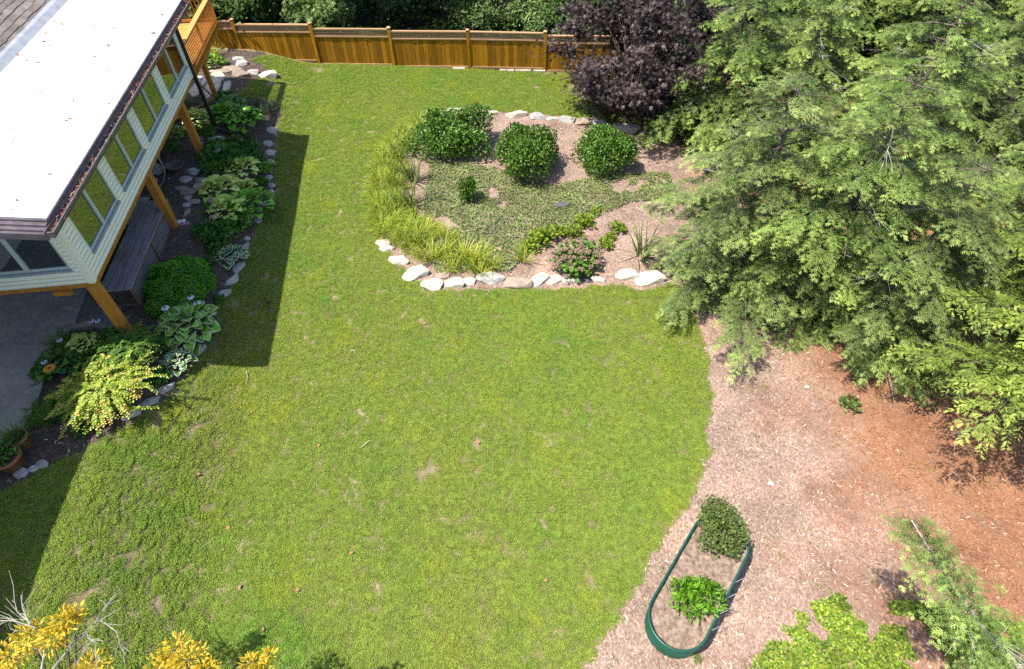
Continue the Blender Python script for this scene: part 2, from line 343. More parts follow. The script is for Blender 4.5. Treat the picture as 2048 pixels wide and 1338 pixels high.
def T(v, q, *r): return (np.array(v, float), np.array(q, int), *r)
T_DIA = T([(0, 0, 0), (.45, .5, .06), (1, 0, -.05), (.45, -.5, .06)], [(0, 3, 2, 1)])
T_OVAL = T([(0, 0, 0), (.25, .36, .07), (.68, .40, .03), (1, 0, -.10), (.68, -.40, .03), (.25, -.36, .07)], [(0, 3, 2, 1), (0, 5, 4, 3)])
def diamonds(lst, lvs=None):
    V = []; Q = []; L = []
    for i, (o, d, l, wd, up) in enumerate(lst):
        o = np.array(o, float); d = np.array(d, float); d /= np.linalg.norm(d); y = np.cross((0, 0, 1), d); y /= np.linalg.norm(y)+1e-9
        k = len(V); V += [o, o+d*l*.42+y*wd/2+np.array([0, 0, up]), o+d*l, o+d*l*.42-y*wd/2+np.array([0, 0, up])]
        Q.append((k, k+3, k+2, k+1)); L.append(0 if lvs is None else lvs[i])
    return T(V, Q, np.array(L, float))
def spray_tpl(n, ang, wide, seed, droop=.25, tw=.048, sub=True):
    r = random.Random(seed); lst = []; lv = []
    for i in range(n):
        x = .08+.86*i/(n-1); ln = wide*math.sin(math.pi*min(.97, .22+.72*i/(n-1)))*(.75+.5*r.random())
        for sgn in (-1, 1):
            a = math.radians(ang+r.uniform(-10, 10)); zz = -droop*x*x
            lst.append(((x, 0, zz), (math.cos(a), sgn*math.sin(a), -.22+r.uniform(-.12, .12)), ln, tw*(.8+.5*r.random()), .008)); lv.append(.12*x+r.uniform(-.1, .1))
            if sub and ln > .6*wide:
                a2 = a*.25; q = (x+math.cos(a)*ln*.45, sgn*math.sin(a)*ln*.45, zz-.1*ln)
                lst.append((q, (math.cos(a2), sgn*math.sin(a2), -.2), ln*.62, tw*.9, .008)); lv.append(.2*x+r.uniform(-.1, .15))
    lst.append(((0, 0, 0), (1, 0, -droop*.8), 1.05, tw*.8, .01)); lv.append(.15)
    return diamonds(lst, lv)
SPR = [spray_tpl(8, 50, .44, 1), spray_tpl(9, 46, .38, 2), spray_tpl(7, 54, .50, 3)]
CYP = [spray_tpl(10, 36, .40, 5, .12, .055), spray_tpl(9, 32, .38, 6, .08, .06)]
FERN = spray_tpl(12, 68, .24, 8, .45, .055, False)
T_STAR = diamonds([((0, 0, 0), (math.cos(a), math.sin(a), -.15), l, .26, .02) for a, l in ((0, 1), (.75, .85), (-.75, .85), (1.6, .6), (-1.6, .6))])
def rdir(n, r=RNG): return norm(r.normal(size=(n, 3)))
def blades(fb, base, az, length, width, lean, bend, lv, mi=0, seg=3):
    n = len(base); h = np.stack([np.cos(az), np.sin(az), 0*az], 1); side = np.stack([-np.sin(az), np.cos(az), 0*az], 1)
    rows = []
    for k in range(seg+1):
        t = k/seg; th = lean+bend*t*.5
        p = base+length[:, None]*t*(h*np.sin(th)[:, None]+np.array([0, 0, 1])*np.cos(th)[:, None])
        wd = width*(.55+.9*t-1.40*t*t) if k < seg else width*.04
        rows += [p-side*np.reshape(wd, (-1, 1))/2, p+side*np.reshape(wd, (-1, 1))/2]
    V = np.stack(rows, 1); m = 2*(seg+1)
    tq = np.array([(2*k, 2*k+1, 2*k+3, 2*k+2) for k in range(seg)]); Q = tq[None]+np.arange(n)[:, None, None]*m
    fb.put(V, Q, np.repeat(lv, seg), mi)

# ------------------------------------------------------------------ scatter by geometry nodes (uncountable stuff only)
def scatter(name, protos, P, rotz, scl, tilt=None):
    n = len(P); me = bpy.data.meshes.new(name); me.vertices.add(n); me.vertices.foreach_set('co', P.astype(np.float32).ravel())
    rot = np.zeros((n, 3)); rot[:, 2] = rotz
    if tilt is not None: rot[:, :2] = tilt
    for nm, ty, dat in (('rot', 'FLOAT_VECTOR', rot), ('scl', 'FLOAT', scl), ('pick', 'INT', RNG.integers(0, len(protos), n))):
        a = me.attributes.new(nm, ty, 'POINT')
        a.data.foreach_set('vector' if ty == 'FLOAT_VECTOR' else 'value', dat.astype(np.int32 if ty == 'INT' else np.float32).ravel())
    me.update(); o = link(name, me)
    g = bpy.data.node_groups.new(name, 'GeometryNodeTree')
    g.interface.new_socket('Geometry', in_out='INPUT', socket_type='NodeSocketGeometry'); g.interface.new_socket('Geometry', in_out='OUTPUT', socket_type='NodeSocketGeometry')
    N = g.nodes; gi = N.new('NodeGroupInput'); go = N.new('NodeGroupOutput'); jn = N.new('GeometryNodeJoinGeometry')
    def attr(nm, ty):
        a = N.new('GeometryNodeInputNamedAttribute'); a.data_type = ty; a.inputs[0].default_value = nm; return a
    ra, sa, pa = attr('rot', 'FLOAT_VECTOR'), attr('scl', 'FLOAT'), attr('pick', 'INT')
    for i, pm in enumerate(protos):
        po = bpy.data.objects.new(name+'_source', pm)
        oi = N.new('GeometryNodeObjectInfo'); oi.inputs[0].default_value = po
        ip = N.new('GeometryNodeInstanceOnPoints'); g.links.new(gi.outputs[0], ip.inputs['Points']); g.links.new(oi.outputs['Geometry'], ip.inputs['Instance'])
        cp = N.new('FunctionNodeCompare'); cp.data_type = 'INT'; cp.operation = 'EQUAL'; cp.inputs[3].default_value = i
        g.links.new(pa.outputs[0], cp.inputs[2]); g.links.new(cp.outputs[0], ip.inputs['Selection'])
        er = N.new('FunctionNodeEulerToRotation'); g.links.new(ra.outputs[0], er.inputs[0]); g.links.new(er.outputs[0], ip.inputs['Rotation'])
        g.links.new(sa.outputs[0], ip.inputs['Scale']); g.links.new(ip.outputs[0], jn.inputs[0])
    g.links.new(jn.outputs[0], go.inputs[0])
    md = o.modifiers.new('scatter', 'NODES'); md.node_group = g
    return tag(o, kind='stuff')

# ------------------------------------------------------------------ ground zones
def W(px): return np.array([gp(*q)[:2] for q in px])
BED_EDGE = [(560, 205), (566, 235), (548, 262), (550, 300), (548, 345), (550, 385), (535, 410), (520, 445), (500, 482), (488, 525), (462, 572), (440, 606),
            (418, 660), (404, 700), (378, 742), (350, 775), (318, 806), (268, 845), (200, 884), (130, 920), (75, 947), (30, 972), (-20, 1000)]
be = W(BED_EDGE)
BED = np.concatenate([np.array([[-30, 25.7], [-9.6, 25.6]]), W([(500, 118), (545, 142), (560, 155), (505, 160), (470, 195)]), be, np.array([[-16, 2], [-40, 2], [-40, 25.7]])])
mu = W([(905, 225), (850, 235), (800, 262), (765, 305), (750, 365), (747, 430), (757, 480), (790, 524), (830, 560), (870, 580), (940, 580), (1050, 580), (1150, 578), (1240, 572),
        (1300, 582), (1345, 566), (1370, 600), (1395, 640), (1408, 720), (1422, 790), (1412, 880), (1400, 960), (1370, 1010), (1322, 1080), (1290, 1130), (1262, 1190), (1222, 1250), (1190, 1300), (1158, 1345)])
MULCH = np.concatenate([mu, np.array([[.8, 1.5], [.3, -4], [40, -4], [40, 25.0], [9, 24.8], [7.4, 22.6]]), W([(1312, 268), (1280, 258), (1200, 244), (1130, 233), (1050, 227), (980, 219)])])
def inside(poly, X, Y):
    r = np.zeros(X.shape, bool); n = len(poly); j = n-1
    for i in range(n):
        xi, yi = poly[i]; xj, yj = poly[j]
        c = ((yi > Y) != (yj > Y)) & (X < (xj-xi)*(Y-yi)/(yj-yi+1e-12)+xi); r ^= c; j = i
    return r
FA = np.array([-7.84, 25.635, 0]); FB_ = np.array([1.56, 25.264, 0]); FD = (FB_-FA)/np.linalg.norm(FB_-FA)
def fence_y(X): return FA[1]+(X-FA[0])*FD[1]/FD[0]
def wob(X, Y): return .03*np.sin(X*5.1+1.3*np.sin(Y*3.))+.025*np.sin(Y*7.3+X*2.1)+.015*np.sin(X*13+Y*9)
def zone(X, Y):
    Xw, Yw = X+wob(X, Y), Y+wob(Y+3, X)
    z = np.zeros(X.shape, int)                                   # 0 lawn
    z[inside(MULCH, Xw, Yw)] = 1
    z[inside(BED, Xw, Yw)] = 2
    z[Y > fence_y(X)+.02] = 3
    return z
def sheet(name, xs, ys, dz, mat, keep=None):
    X, Y = np.meshgrid(xs, ys); Z = zg(X, Y)+dz
    V = np.stack([X, Y, Z], -1).reshape(-1, 3); nx, ny = len(xs), len(ys)
    i = np.arange(nx-1)[None]+np.arange(ny-1)[:, None]*nx
    Q = np.stack([i, i+1, i+1+nx, i+nx], -1).reshape(-1, 4)
    if keep is not None: Q = Q[keep.ravel()]
    used = np.unique(Q); mp = np.full(len(V), -1); mp[used] = np.arange(len(used)); V = V[used]; Q = mp[Q]
    me = bpy.data.meshes.new(name); me.vertices.add(len(V)); me.vertices.foreach_set('co', V.astype(np.float32).ravel())
    me.loops.add(len(Q)*4); me.loops.foreach_set('vertex_index', Q.astype(np.int32).ravel())
    me.polygons.add(len(Q)); me.polygons.foreach_set('loop_start', np.arange(0, len(Q)*4, 4, dtype=np.int32))
    me.polygons.foreach_set('use_smooth', np.ones(len(Q), bool))
    me.materials.append(mat); me.update(calc_edges=True)
    return tag(link(name, me), kind='structure')
gx = np.concatenate([np.linspace(-500, -40, 12), np.arange(-39, 40, 1.), np.linspace(40, 500, 12)])
gy = np.concatenate([np.linspace(-300, -8, 10), np.arange(-7, 50, 1.), np.linspace(50, 700, 14)])
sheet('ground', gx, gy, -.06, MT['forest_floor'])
xs = np.arange(-14, 18.01, .09); ys = np.arange(-2, 27, .09)
XC, YC = np.meshgrid((xs[1:]+xs[:-1])/2, (ys[1:]+ys[:-1])/2); ZN = zone(XC, YC)
sheet('lawn', xs, ys, 0, MT['lawn'], ZN == 0)
sheet('mulch_ground', xs, ys, 0, MT['mulch'], ZN == 1)
sheet('garden_bed', xs, ys, 0, MT['bed_mulch'], ZN == 2)

# lawn turf
def grass_patch(seed, n=150, r=.115):
    g = np.random.default_rng(seed); fb = FB(); a = g.uniform(0, 6.28, n); q = r*np.sqrt(g.random(n))
    base = np.stack([q*np.cos(a), q*np.sin(a), 0*a-.006], 1); az = g.uniform(0, 6.28, n)
    d = np.stack([np.cos(az), np.sin(az), g.uniform(.35, 2.0, n)], 1)
    fb.inst(T_DIA, base, d, np.array([0, 0, 1.])+.5*rdir(n, g), g.uniform(.018, .040, n), np.clip(g.normal(.42, .24, n), 0, 1), wid=.26)
    m = n//2; a = g.uniform(0, 6.28, m); q = r*np.sqrt(g.random(m)); az = g.uniform(0, 6.28, m)
    base = np.stack([q*np.cos(a), q*np.sin(a), g.uniform(.006, .024, m)], 1)
    fb.inst(T_DIA, base, np.stack([np.cos(az), np.sin(az), g.uniform(-.2, .4, m)], 1), np.array([0, 0, 1.])+.25*rdir(m, g), g.uniform(.010, .020, m), .1+g.random(m)*.6, wid=.85)
    return fb.mesh('turf_patch', LF['grass'])
bare_px = [(672, 592, 11), (852, 650, 14), (683, 713, 16), (957, 884, 12), (1180, 818, 13), (862, 930, 15), (160, 1193, 12), (190, 1175, 12), (330, 1318, 18), (395, 950, 9), (480, 1180, 12),
           (1090, 135, 30), (1160, 175, 25), (1000, 1080, 12), (760, 1010, 10), (590, 205, 8), (1260, 800, 9), (545, 168, 14), (640, 140, 14), (1260, 1010, 10), (735, 1085, 12), (590, 1180, 8), (940, 790, 8), (1010, 1010, 9), (845, 950, 12)]
bare = [(gp(x, y), r*mpp(gp(x, y))) for x, y, r in bare_px]
def in_view(P, mar=.22):
    v = P-CAM; c = v@FW; X = FPX*(v@RT)/c/1024; Y = FPX*(v@UP)/c/669
    return (abs(X) < 1+mar) & (abs(Y) < 1+mar) & (c > 0)
def zone_points(zid, n, x0, x1, y0, y1, g, view=True):
    P = np.stack([g.uniform(x0, x1, n), g.uniform(y0, y1, n)], 1); z = zone(P[:, 0], P[:, 1]); P = P[z == zid]
    P = np.concatenate([P, zg(P[:, 0], P[:, 1])[:, None]], 1)
    return P[in_view(P)] if view else P
G1 = np.random.default_rng(11)
P = zone_points(0, 76000, -11.5, 9, .3, 25.5, G1)
keep = np.ones(len(P), bool)
for c, r in bare:
    d = np.hypot(P[:, 0]-c[0], (P[:, 1]-c[1])*.8)/r; keep &= ~((d < 1.25) & (G1.random(len(P)) < .93-.5*(d > .7)))
P = P[keep]; n = len(P)
tag(scatter('lawn_grass', [grass_patch(s) for s in (1, 2, 3, 4)], P, G1.uniform(0, 6.28, n), G1.uniform(.75, 1.2, n), G1.normal(0, .06, (n, 2))),
    'short mown lawn grass with clover between the garden beds', 'grass')
# wood chips and pine straw on the mulch
fb = FB(); P = zone_points(1, 125000, -5, 15, 0, 25, G1); n = len(P)
fade = sst(5.6, 8.8, P[:, 0]+G1.normal(0, .7, n)); ch = G1.random(n) > fade*.85
az = G1.uniform(0, 6.28, n); P[:, 2] += .008
d = np.stack([np.cos(az), np.sin(az), G1.uniform(-.05, .22, n)], 1)
T_CHIP = T([(0, -.5, 0), (1, -.4, 0), (1, .4, .02), (0, .5, .02)], [(0, 1, 2, 3)])
fb.inst(T_CHIP, P[ch], d[ch], np.array([0, 0, 1.])+.3*rdir(ch.sum(), G1), G1.uniform(.02, .085, ch.sum()), G1.random(ch.sum())**1.2*.9, wid=G1.uniform(.08, .22, ch.sum()))
fb.inst(T_CHIP, P[~ch], d[~ch], np.array([0, 0, 1.])+.2*rdir((~ch).sum(), G1), G1.uniform(.05, .13, (~ch).sum()), G1.random((~ch).sum()), mi=1, wid=.075)
tag(fb.build('wood_chips', [LF['chip'], LF['straw']]), 'scattered wood chips and pine straw over the mulch', 'wood chips', kind='stuff')
fb = FB(); P = zone_points(2, 9000, -13, -5, 2, 25, G1); n = len(P); az = G1.uniform(0, 6.28, n); P[:, 2] += .008
fb.inst(T_CHIP, P, np.stack([np.cos(az), np.sin(az), G1.uniform(-.05, .25, n)], 1), np.array([0, 0, 1.])+.3*rdir(n, G1), G1.uniform(.02, .08, n), G1.random(n)**2.2*.8, wid=.3)
tag(fb.build('bark_chips', LF['chip']), 'dark bark chips in the bed beside the house', 'bark chips', kind='stuff')

# ------------------------------------------------------------------ patio, gravel strip, flagstones
def strip_sheet(name, edge, width, mat, dz=.03, th=.12, cols=10, dirv=None):
    e = np.array(edge); dv = -PX[:2] if dirv is None else np.array(dirv); mb = MB(); n = len(e)
    top = [[(e[i]+dv*width*j/cols) for j in range(cols+1)] for i in range(n)]
    vs = [(q[0], q[1], float(zg(q[0], q[1]))+dz) for r in top for q in r]; k = cols+1
    mb.add(vs, [(i*k+j, i*k+j+1, (i+1)*k+j+1, (i+1)*k+j) for i in range(n-1) for j in range(cols)])
    vs = []
    for q in e: z = float(zg(q[0], q[1])); vs += [(q[0], q[1], z+dz), (q[0], q[1], z+dz-th)]
    mb.add(vs, [(2*i, 2*i+2, 2*i+3, 2*i+1) for i in range(n-1)])
    return tag(mb.build(name, mat), kind='structure')
pe = W([(300, 395), (230, 480), (185, 560), (168, 598), (158, 625), (150, 650), (128, 672), (110, 692), (97, 740), (80, 790), (62, 830), (42, 862), (18, 908), (-2, 950), (-40, 1010), (-90, 1100)])
strip_sheet('patio', pe, 6.5, MT['concrete'])
strip_sheet('gravel_strip', W([(262, 560), (246, 600), (240, 640), (225, 655), (152, 662)]), .95, MT['gravel'], .015, .05, 6)
FLAGS = [[(421, 152), (429, 145), (444, 146), (452, 155), (445.5, 162)], [(428, 156), (444, 164), (443, 172), (435, 185), (426, 193), (410, 180), (417, 167)],
         [(394, 154), (407, 154.5), (401, 167), (395, 161)], [(408.5, 157), (415.5, 163.5), (407, 176), (402, 170)], [(450, 168), (463, 166), (461, 177), (452, 191), (443, 193)],
         [(378, 187), (391, 171), (400, 178), (399, 192), (386, 196)], [(401, 180), (407, 181), (424, 195), (414, 200), (402, 196)]]
FLAGS2 = [[(296, 350), (303, 322), (318, 330), (329, 337), (328, 345), (318, 351)], [(294, 369), (303, 357), (316, 359), (315, 368), (309, 374), (296, 375)], [(300, 312), (308, 300), (316, 312), (318, 322), (305, 318)]]
def flag_path(name, polys, label):
    root = empty(name, gp(*polys[0][0])); tag(root, label, 'path', kind='structure'); L = np.array(root.location)
    for poly in polys:
        pts = [gp(*q) for q in poly]; c = sum(pts)/len(pts); mb = MB(); n = len(pts)
        pts = [c+(q-c)*.97 for q in pts]; zt = max(float(zg(q[0], q[1])) for q in pts)+.035
        top = [(q[0]-L[0], q[1]-L[1], float(zg(q[0], q[1]))*.5+zt*.5+.03-L[2]) for q in pts]; bot = [(x+.01, y, z-.1) for x, y, z in top]
        mb.add(top+bot, [tuple(range(n))]+[(i, (i+1) % n, n+(i+1) % n, n+i) for i in range(n)])
        mb.build('flagstone', MT['flag'] if polys is FLAGS else MT['stone_grey'], root)
    return root
flag_path('flagstone_path', FLAGS, 'pale tan flagstones laid beside the deck post')
flag_path('flagstone_landing', FLAGS2, 'grey flagstones under the house edge inside a curved edging')
mb = MB(); mb.tube([gp(*q)+[0, 0, .06] for q in [(318, 305), (322, 322), (331, 338), (334, 350), (331, 365), (322, 380), (310, 398)]], .045, 8)
tag(mb.build('bed_edging', MT['dark_metal'], smooth=True), 'curved black edging strip around the shaded grey flagstones', 'edging')

# ------------------------------------------------------------------ house
HO = hw(-7.62, 10.32, 0); house = empty('house', HO, YAW)
tag(house, 'raised house wing with white flat roof, cream siding and brown gutters', 'house')
def hbox(name, mat, *a, parent=house): return MB().box(*a).build(name, mat, parent)
LEN = 9.23
hbox('wall', MT['trim'], -.16, -.012, .0, LEN, 3.04, 4.9)
wallL = [o for o in house.children if o.name.startswith('wall')][0]
wallE = hbox('wall', MT['trim'], -3.9, -.17, .012, .16, 3.04, 4.95)
hbox('floor_frame', MT['bench_frame'], -3.9, -.17, .17, LEN-.02, 2.95, 3.03)
hbox('beam', MT['orange_wood'], -.14, .012, -.012, LEN, 2.9, 3.035)
hbox('beam', MT['orange_wood'], -3.9, -.142, -.012, .13, 2.9, 3.035)
hbox('corner_trim', MT['trim'], -.075, .048, -.048, .075, 3.02, 4.9)
hbox('corner_trim', MT['trim'], -.03, .048, LEN-.09, LEN+.02, 3.02, 4.9)
for xx, yy in ((-.12, .10), (-.13, 4.25), (-.15, 7.95)):
    MB().box(xx-.1, xx+.1, yy-.1, yy+.1, .75, 2.9).build('post', MT['orange_wood'], house)
hbox('bracket', MT['orange_wood'], -.85, -.5, -.10, -.014, 2.80, 2.90)
WY = [(.46, 2.27), (2.66, 4.44), (4.85, 6.72), (7.14, 9.09)]; WZ0, WZ1 = 3.43, 4.62
EX = (-1.86, -.21)
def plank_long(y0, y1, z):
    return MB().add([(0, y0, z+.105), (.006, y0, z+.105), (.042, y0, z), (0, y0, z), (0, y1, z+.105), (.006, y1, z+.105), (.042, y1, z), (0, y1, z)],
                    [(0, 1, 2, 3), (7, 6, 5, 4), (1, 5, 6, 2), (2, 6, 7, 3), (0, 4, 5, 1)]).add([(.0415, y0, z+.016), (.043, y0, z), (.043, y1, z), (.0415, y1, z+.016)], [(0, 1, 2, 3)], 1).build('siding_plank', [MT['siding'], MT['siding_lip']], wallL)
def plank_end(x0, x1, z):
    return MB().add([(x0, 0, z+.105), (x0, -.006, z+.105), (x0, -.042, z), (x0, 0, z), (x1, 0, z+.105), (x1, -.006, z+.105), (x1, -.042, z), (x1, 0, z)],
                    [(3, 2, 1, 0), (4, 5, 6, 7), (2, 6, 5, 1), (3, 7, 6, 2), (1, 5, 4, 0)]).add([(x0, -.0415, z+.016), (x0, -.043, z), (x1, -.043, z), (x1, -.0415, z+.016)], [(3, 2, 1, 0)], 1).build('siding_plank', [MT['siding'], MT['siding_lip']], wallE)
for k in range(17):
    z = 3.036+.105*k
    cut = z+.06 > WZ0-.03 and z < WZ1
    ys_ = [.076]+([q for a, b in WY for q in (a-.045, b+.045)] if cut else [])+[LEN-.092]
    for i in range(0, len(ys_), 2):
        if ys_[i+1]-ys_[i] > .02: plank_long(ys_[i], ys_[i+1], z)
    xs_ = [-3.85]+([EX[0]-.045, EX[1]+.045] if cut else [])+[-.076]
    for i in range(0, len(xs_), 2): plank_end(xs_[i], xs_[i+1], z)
def window(L, end):
    def B(x0, x1, d0, d1, z0, z1, mb=None):
        mb = mb or MB()
        return mb.box(x0, x1, -d1, -d0, z0, z1) if end else mb.box(d0, d1, x0, x1, z0, z1)
    x0, x1 = L; c = (x0+x1)/2
    mb = MB(); B(x0-.045, x0, -.01, .035, WZ0-.045, WZ1+.045, mb); B(x1, x1+.045, -.01, .035, WZ0-.045, WZ1+.045, mb)
    B(x0, x1, -.01, .035, WZ1, WZ1+.045, mb)
    wn = mb.build('window', MT['trim'], house)
    B(x0+.001, x1-.001, -.01, .075, WZ0-.045, WZ0+.012).build('sill', MT['wsill'], wn)
    mb = MB()
    B(x0, x0+.045, -.01, .028, WZ0+.012, WZ1, mb); B(x1-.045, x1, -.01, .028, WZ0+.012, WZ1, mb); B(c-.045, c+.045, -.01, .04, WZ0+.012, WZ1, mb)
    B(x0+.045, c-.045, -.01, .028, WZ0+.012, WZ0+.07, mb); B(c+.045, x1-.045, -.01, .028, WZ0+.012, WZ0+.07, mb)
    mb.build('frame', MT['wframe'], wn)
    for a, b in ((x0+.045, c-.045), (c+.045, x1-.045)): B(a, b, -.011, .006, WZ0+.07, WZ1).build('pane', MT['glass'], wn)
for L in WY: window(L, False)
window(EX, True); window((-3.75, -2.05), True)
# white roof, low slope down to the gutter
def rz(x): return 5.06+(0.42-x)*.165
mb = MB(); Y0, Y1 = -.62, 9.70
mb.add([(.42, Y0, rz(.42)), (-2.23, Y0, rz(-2.23)), (-2.23, Y1, rz(-2.23)), (.42, Y1, rz(.42)), (.42, Y0, 4.93), (-2.23, Y0, 5.3), (-2.23, Y1, 5.3), (.42, Y1, 4.93)],
       [(0, 3, 2, 1), (4, 5, 6, 7), (0, 1, 5, 4), (3, 7, 6, 2), (0, 4, 7, 3), (1, 2, 6, 5)])
roof = mb.build('flat_roof', MT['membrane'], house)
for x in (-.55, -1.5):
    q = MB(); q.add([(x, Y0, rz(x)+.002), (x-.09, Y0, rz(x-.09)+.002), (x-.09, Y1, rz(x-.09)+.002), (x, Y1, rz(x)+.002), (x, Y0, rz(x)+.008), (x-.09, Y0, rz(x-.09)+.008), (x-.09, Y1, rz(x-.09)+.008), (x, Y1, rz(x)+.008)],
                    [(4, 7, 6, 5), (0, 1, 5, 4), (0, 4, 7, 3), (1, 2, 6, 5), (2, 3, 7, 6)]); q.build('seam', MT['membrane'], roof)
hbox('drip_edge', MT['brown_metal'], .421, .455, -.66, 9.72, 4.96, 5.085)
hbox('soffit', MT['trim'], .03, .44, -.58, 9.68, 4.80, 4.83)
mb = MB(); pr_ = [(.456, 5.02), (.456, 4.88), (.59, 4.88), (.62, 4.95), (.62, 5.005), (.600, 5.005), (.600, 4.955), (.575, 4.91), (.476, 4.91), (.476, 5.02)]
n = len(pr_); mb.add([(x, -.93, z) for x, z in pr_]+[(x, 9.74, z) for x, z in pr_], [(i, (i+1) % n, n+(i+1) % n, n+i) for i in range(n)]+[tuple(range(n-1, -1, -1)), tuple(range(n, 2*n))])
gut = mb.build('gutter', MT['brown_metal'], house)
hbox('gutter_end', MT['brown_metal'], .478, .598, -.928, -.90, 4.912, 5.0); hbox('gutter_end', MT['brown_metal'], .478, .598, 9.71, 9.738, 4.912, 5.0)
g = np.random.default_rng(5); n = 5200; fb = FB()
yy = g.uniform(-.85, 9.7, n); dens = .5+.5*np.sin(yy*1.1+2)*np.sin(yy*.37+1); k = g.random(n) < .03+.20*dens; yy = yy[k]; n = len(yy)
az = g.normal(1.57, .7, n); O = np.stack([g.uniform(.485, .595, n), yy, 4.945+g.uniform(0, .05, n)], 1)
fb.inst(T_CHIP, O, np.stack([np.cos(az), np.sin(az), g.normal(0, .15, n)], 1), np.array([0, 0, 1.])+.4*rdir(n, g), g.uniform(.03, .09, n), g.random(n), wid=.12)
tag(fb.build('pine_needles', LF['straw'], house), kind='stuff')
hbox('gutter_bed', MT['brown_metal'], .48, .598, -.88, 9.70, 4.914, 4.94)
# stepped brown rake along the near end
for i, (d0, d1, zt, zb) in enumerate(((.621, .69, .035, -.10), (.691, .78, -.005, -.15), (.781, .87, -.045, -.17), (.871, .93, -.085, -.22))):
    mb = MB(); xa, xb = .454-.0*i, -2.23
    mb.add([(xa, -d0, rz(xa)+zt), (xa, -d1, rz(xa)+zt), (xb, -d1, rz(xb)+zt), (xb, -d0, rz(xb)+zt), (xa, -d0, rz(xa)+zb), (xa, -d1, rz(xa)+zb), (xb, -d1, rz(xb)+zb), (xb, -d0, rz(xb)+zb)],
           [(0, 1, 2, 3), (7, 6, 5, 4), (0, 4, 5, 1), (1, 5, 6, 2), (2, 6, 7, 3), (3, 7, 4, 0)])
    mb.build('rake_trim', MT['brown_metal'], house)
mb = MB(); mb.box(.03, .13, LEN+.03, LEN+.13, 1.27, 4.88); mb.beam((.08, LEN+.08, 1.25), (.62, LEN+.02, 1.02), .10, .09); mb.box(.08, .53, LEN+.04, LEN+.12, 4.80, 4.88)
mb.build('downspout', MT['dark_metal'], house)
# main house behind: shingled roof, eave gutter, wall
ZE = 5.52; SL = math.tan(math.radians(26))
mb = MB(); xa, xb = -2.44, -8.2; ya, yb = -17, 8.85
mb.add([(xa, ya, ZE+.05), (xb, ya, ZE+.05+SL*(xa-xb)), (xb, yb, ZE+.05+SL*(xa-xb)), (xa, yb, ZE+.05), (xa, ya, ZE-.1), (xb, ya, ZE-.1+SL*(xa-xb)), (xb, yb, ZE-.1+SL*(xa-xb)), (xa, yb, ZE-.1)],
       [(0, 3, 2, 1), (4, 5, 6, 7), (0, 1, 5, 4), (3, 7, 6, 2), (0, 4, 7, 3), (1, 2, 6, 5)])
sroof = mb.build('shingle_roof', MT['shingle'], house)
rs = random.Random(3); cs, sn = math.cos(math.radians(26)), math.sin(math.radians(26))
for c in range(15):
    y = 8.86-.02; x0 = xa+.02-c*.168*cs; z0 = ZE+.05+(xa-x0)*SL
    y -= rs.uniform(0, .25)
    while y > 4.0+c*.12:
        wd = rs.uniform(.2, .46); t = .018+.014*rs.random(); ex = rs.uniform(.0, .035)
        q = MB(); A_ = (x0+ex, z0-ex*SL); B_ = (x0-.2*cs, z0+.2*sn)
        q.add([(A_[0], y, A_[1]+.004), (A_[0], y-wd, A_[1]+.004), (B_[0], y-wd, B_[1]+.004), (B_[0], y, B_[1]+.004), (A_[0], y, A_[1]+t), (A_[0], y-wd, A_[1]+t), (B_[0], y-wd, B_[1]+.006), (B_[0], y, B_[1]+.006)],
              [(7, 6, 5, 4), (0, 1, 5, 4), (0, 4, 7, 3), (1, 2, 6, 5)])
        q.build('shingle', MT['shingle'], sroof); y -= wd+.006
mb = MB(); pts = [(-2.2, rz(-2.2)+.006), (-2.27, ZE+.02), (-2.36, ZE+.075), (-2.43, ZE+.08), (-2.5, ZE+.09), (-2.5, ZE-.1), (-2.2, ZE-.12)]
n = len(pts); mb.add([(x, -.9, z) for x, z in pts]+[(x, 8.9, z) for x, z in pts], [(i, n+i, n+(i+1) % n, (i+1) % n) for i in range(n)]+[tuple(range(n)), tuple(range(2*n-1, n-1, -1))])
mb.build('flashing', MT['grey_metal'], house)
hbox('eave_gutter', MT['brown_metal'], -2.44, -2.16, -17, -.95, 5.40, 5.52)
hbox('main_wall', MT['siding'], -8.0, -4.0, -16.8, 8.7, .7, 5.6)
# litter on the roof
fb = FB(); g = np.random.default_rng(9); n = 46; X = g.uniform(-2.1, .35, n); Y = g.uniform(-.5, 9.5, n); az = g.uniform(0, 6.28, n)
X[:14] = g.uniform(-2.2, -1.9, 14); O = np.stack([X, Y, rz(X)+.012], 1)
fb.inst(T_OVAL, O, np.stack([np.cos(az), np.sin(az), .15+0*az], 1), np.array([0, 0, 1.])+.5*rdir(n, g), g.uniform(.04, .12, n), g.random(n)*.6, wid=.7)
mb = MB()
for i in range(26):
    x, y, a = g.uniform(-2., .3), g.uniform(-.4, 9.4), g.uniform(0, 3.1); p = [(x, y)]
    for j in range(3): a += g.normal(0, .4); l = g.uniform(.04, .11); p.append((p[-1][0]+l*math.cos(a), p[-1][1]+l*math.sin(a)))
    mb.tube([(u, v, rz(u)+.012) for u, v in p], .006, 4)
tag(mb.build('twigs', MT['bark'], house), kind='stuff'); tag(fb.build('dead_leaves', LF['dead'], house), kind='stuff')

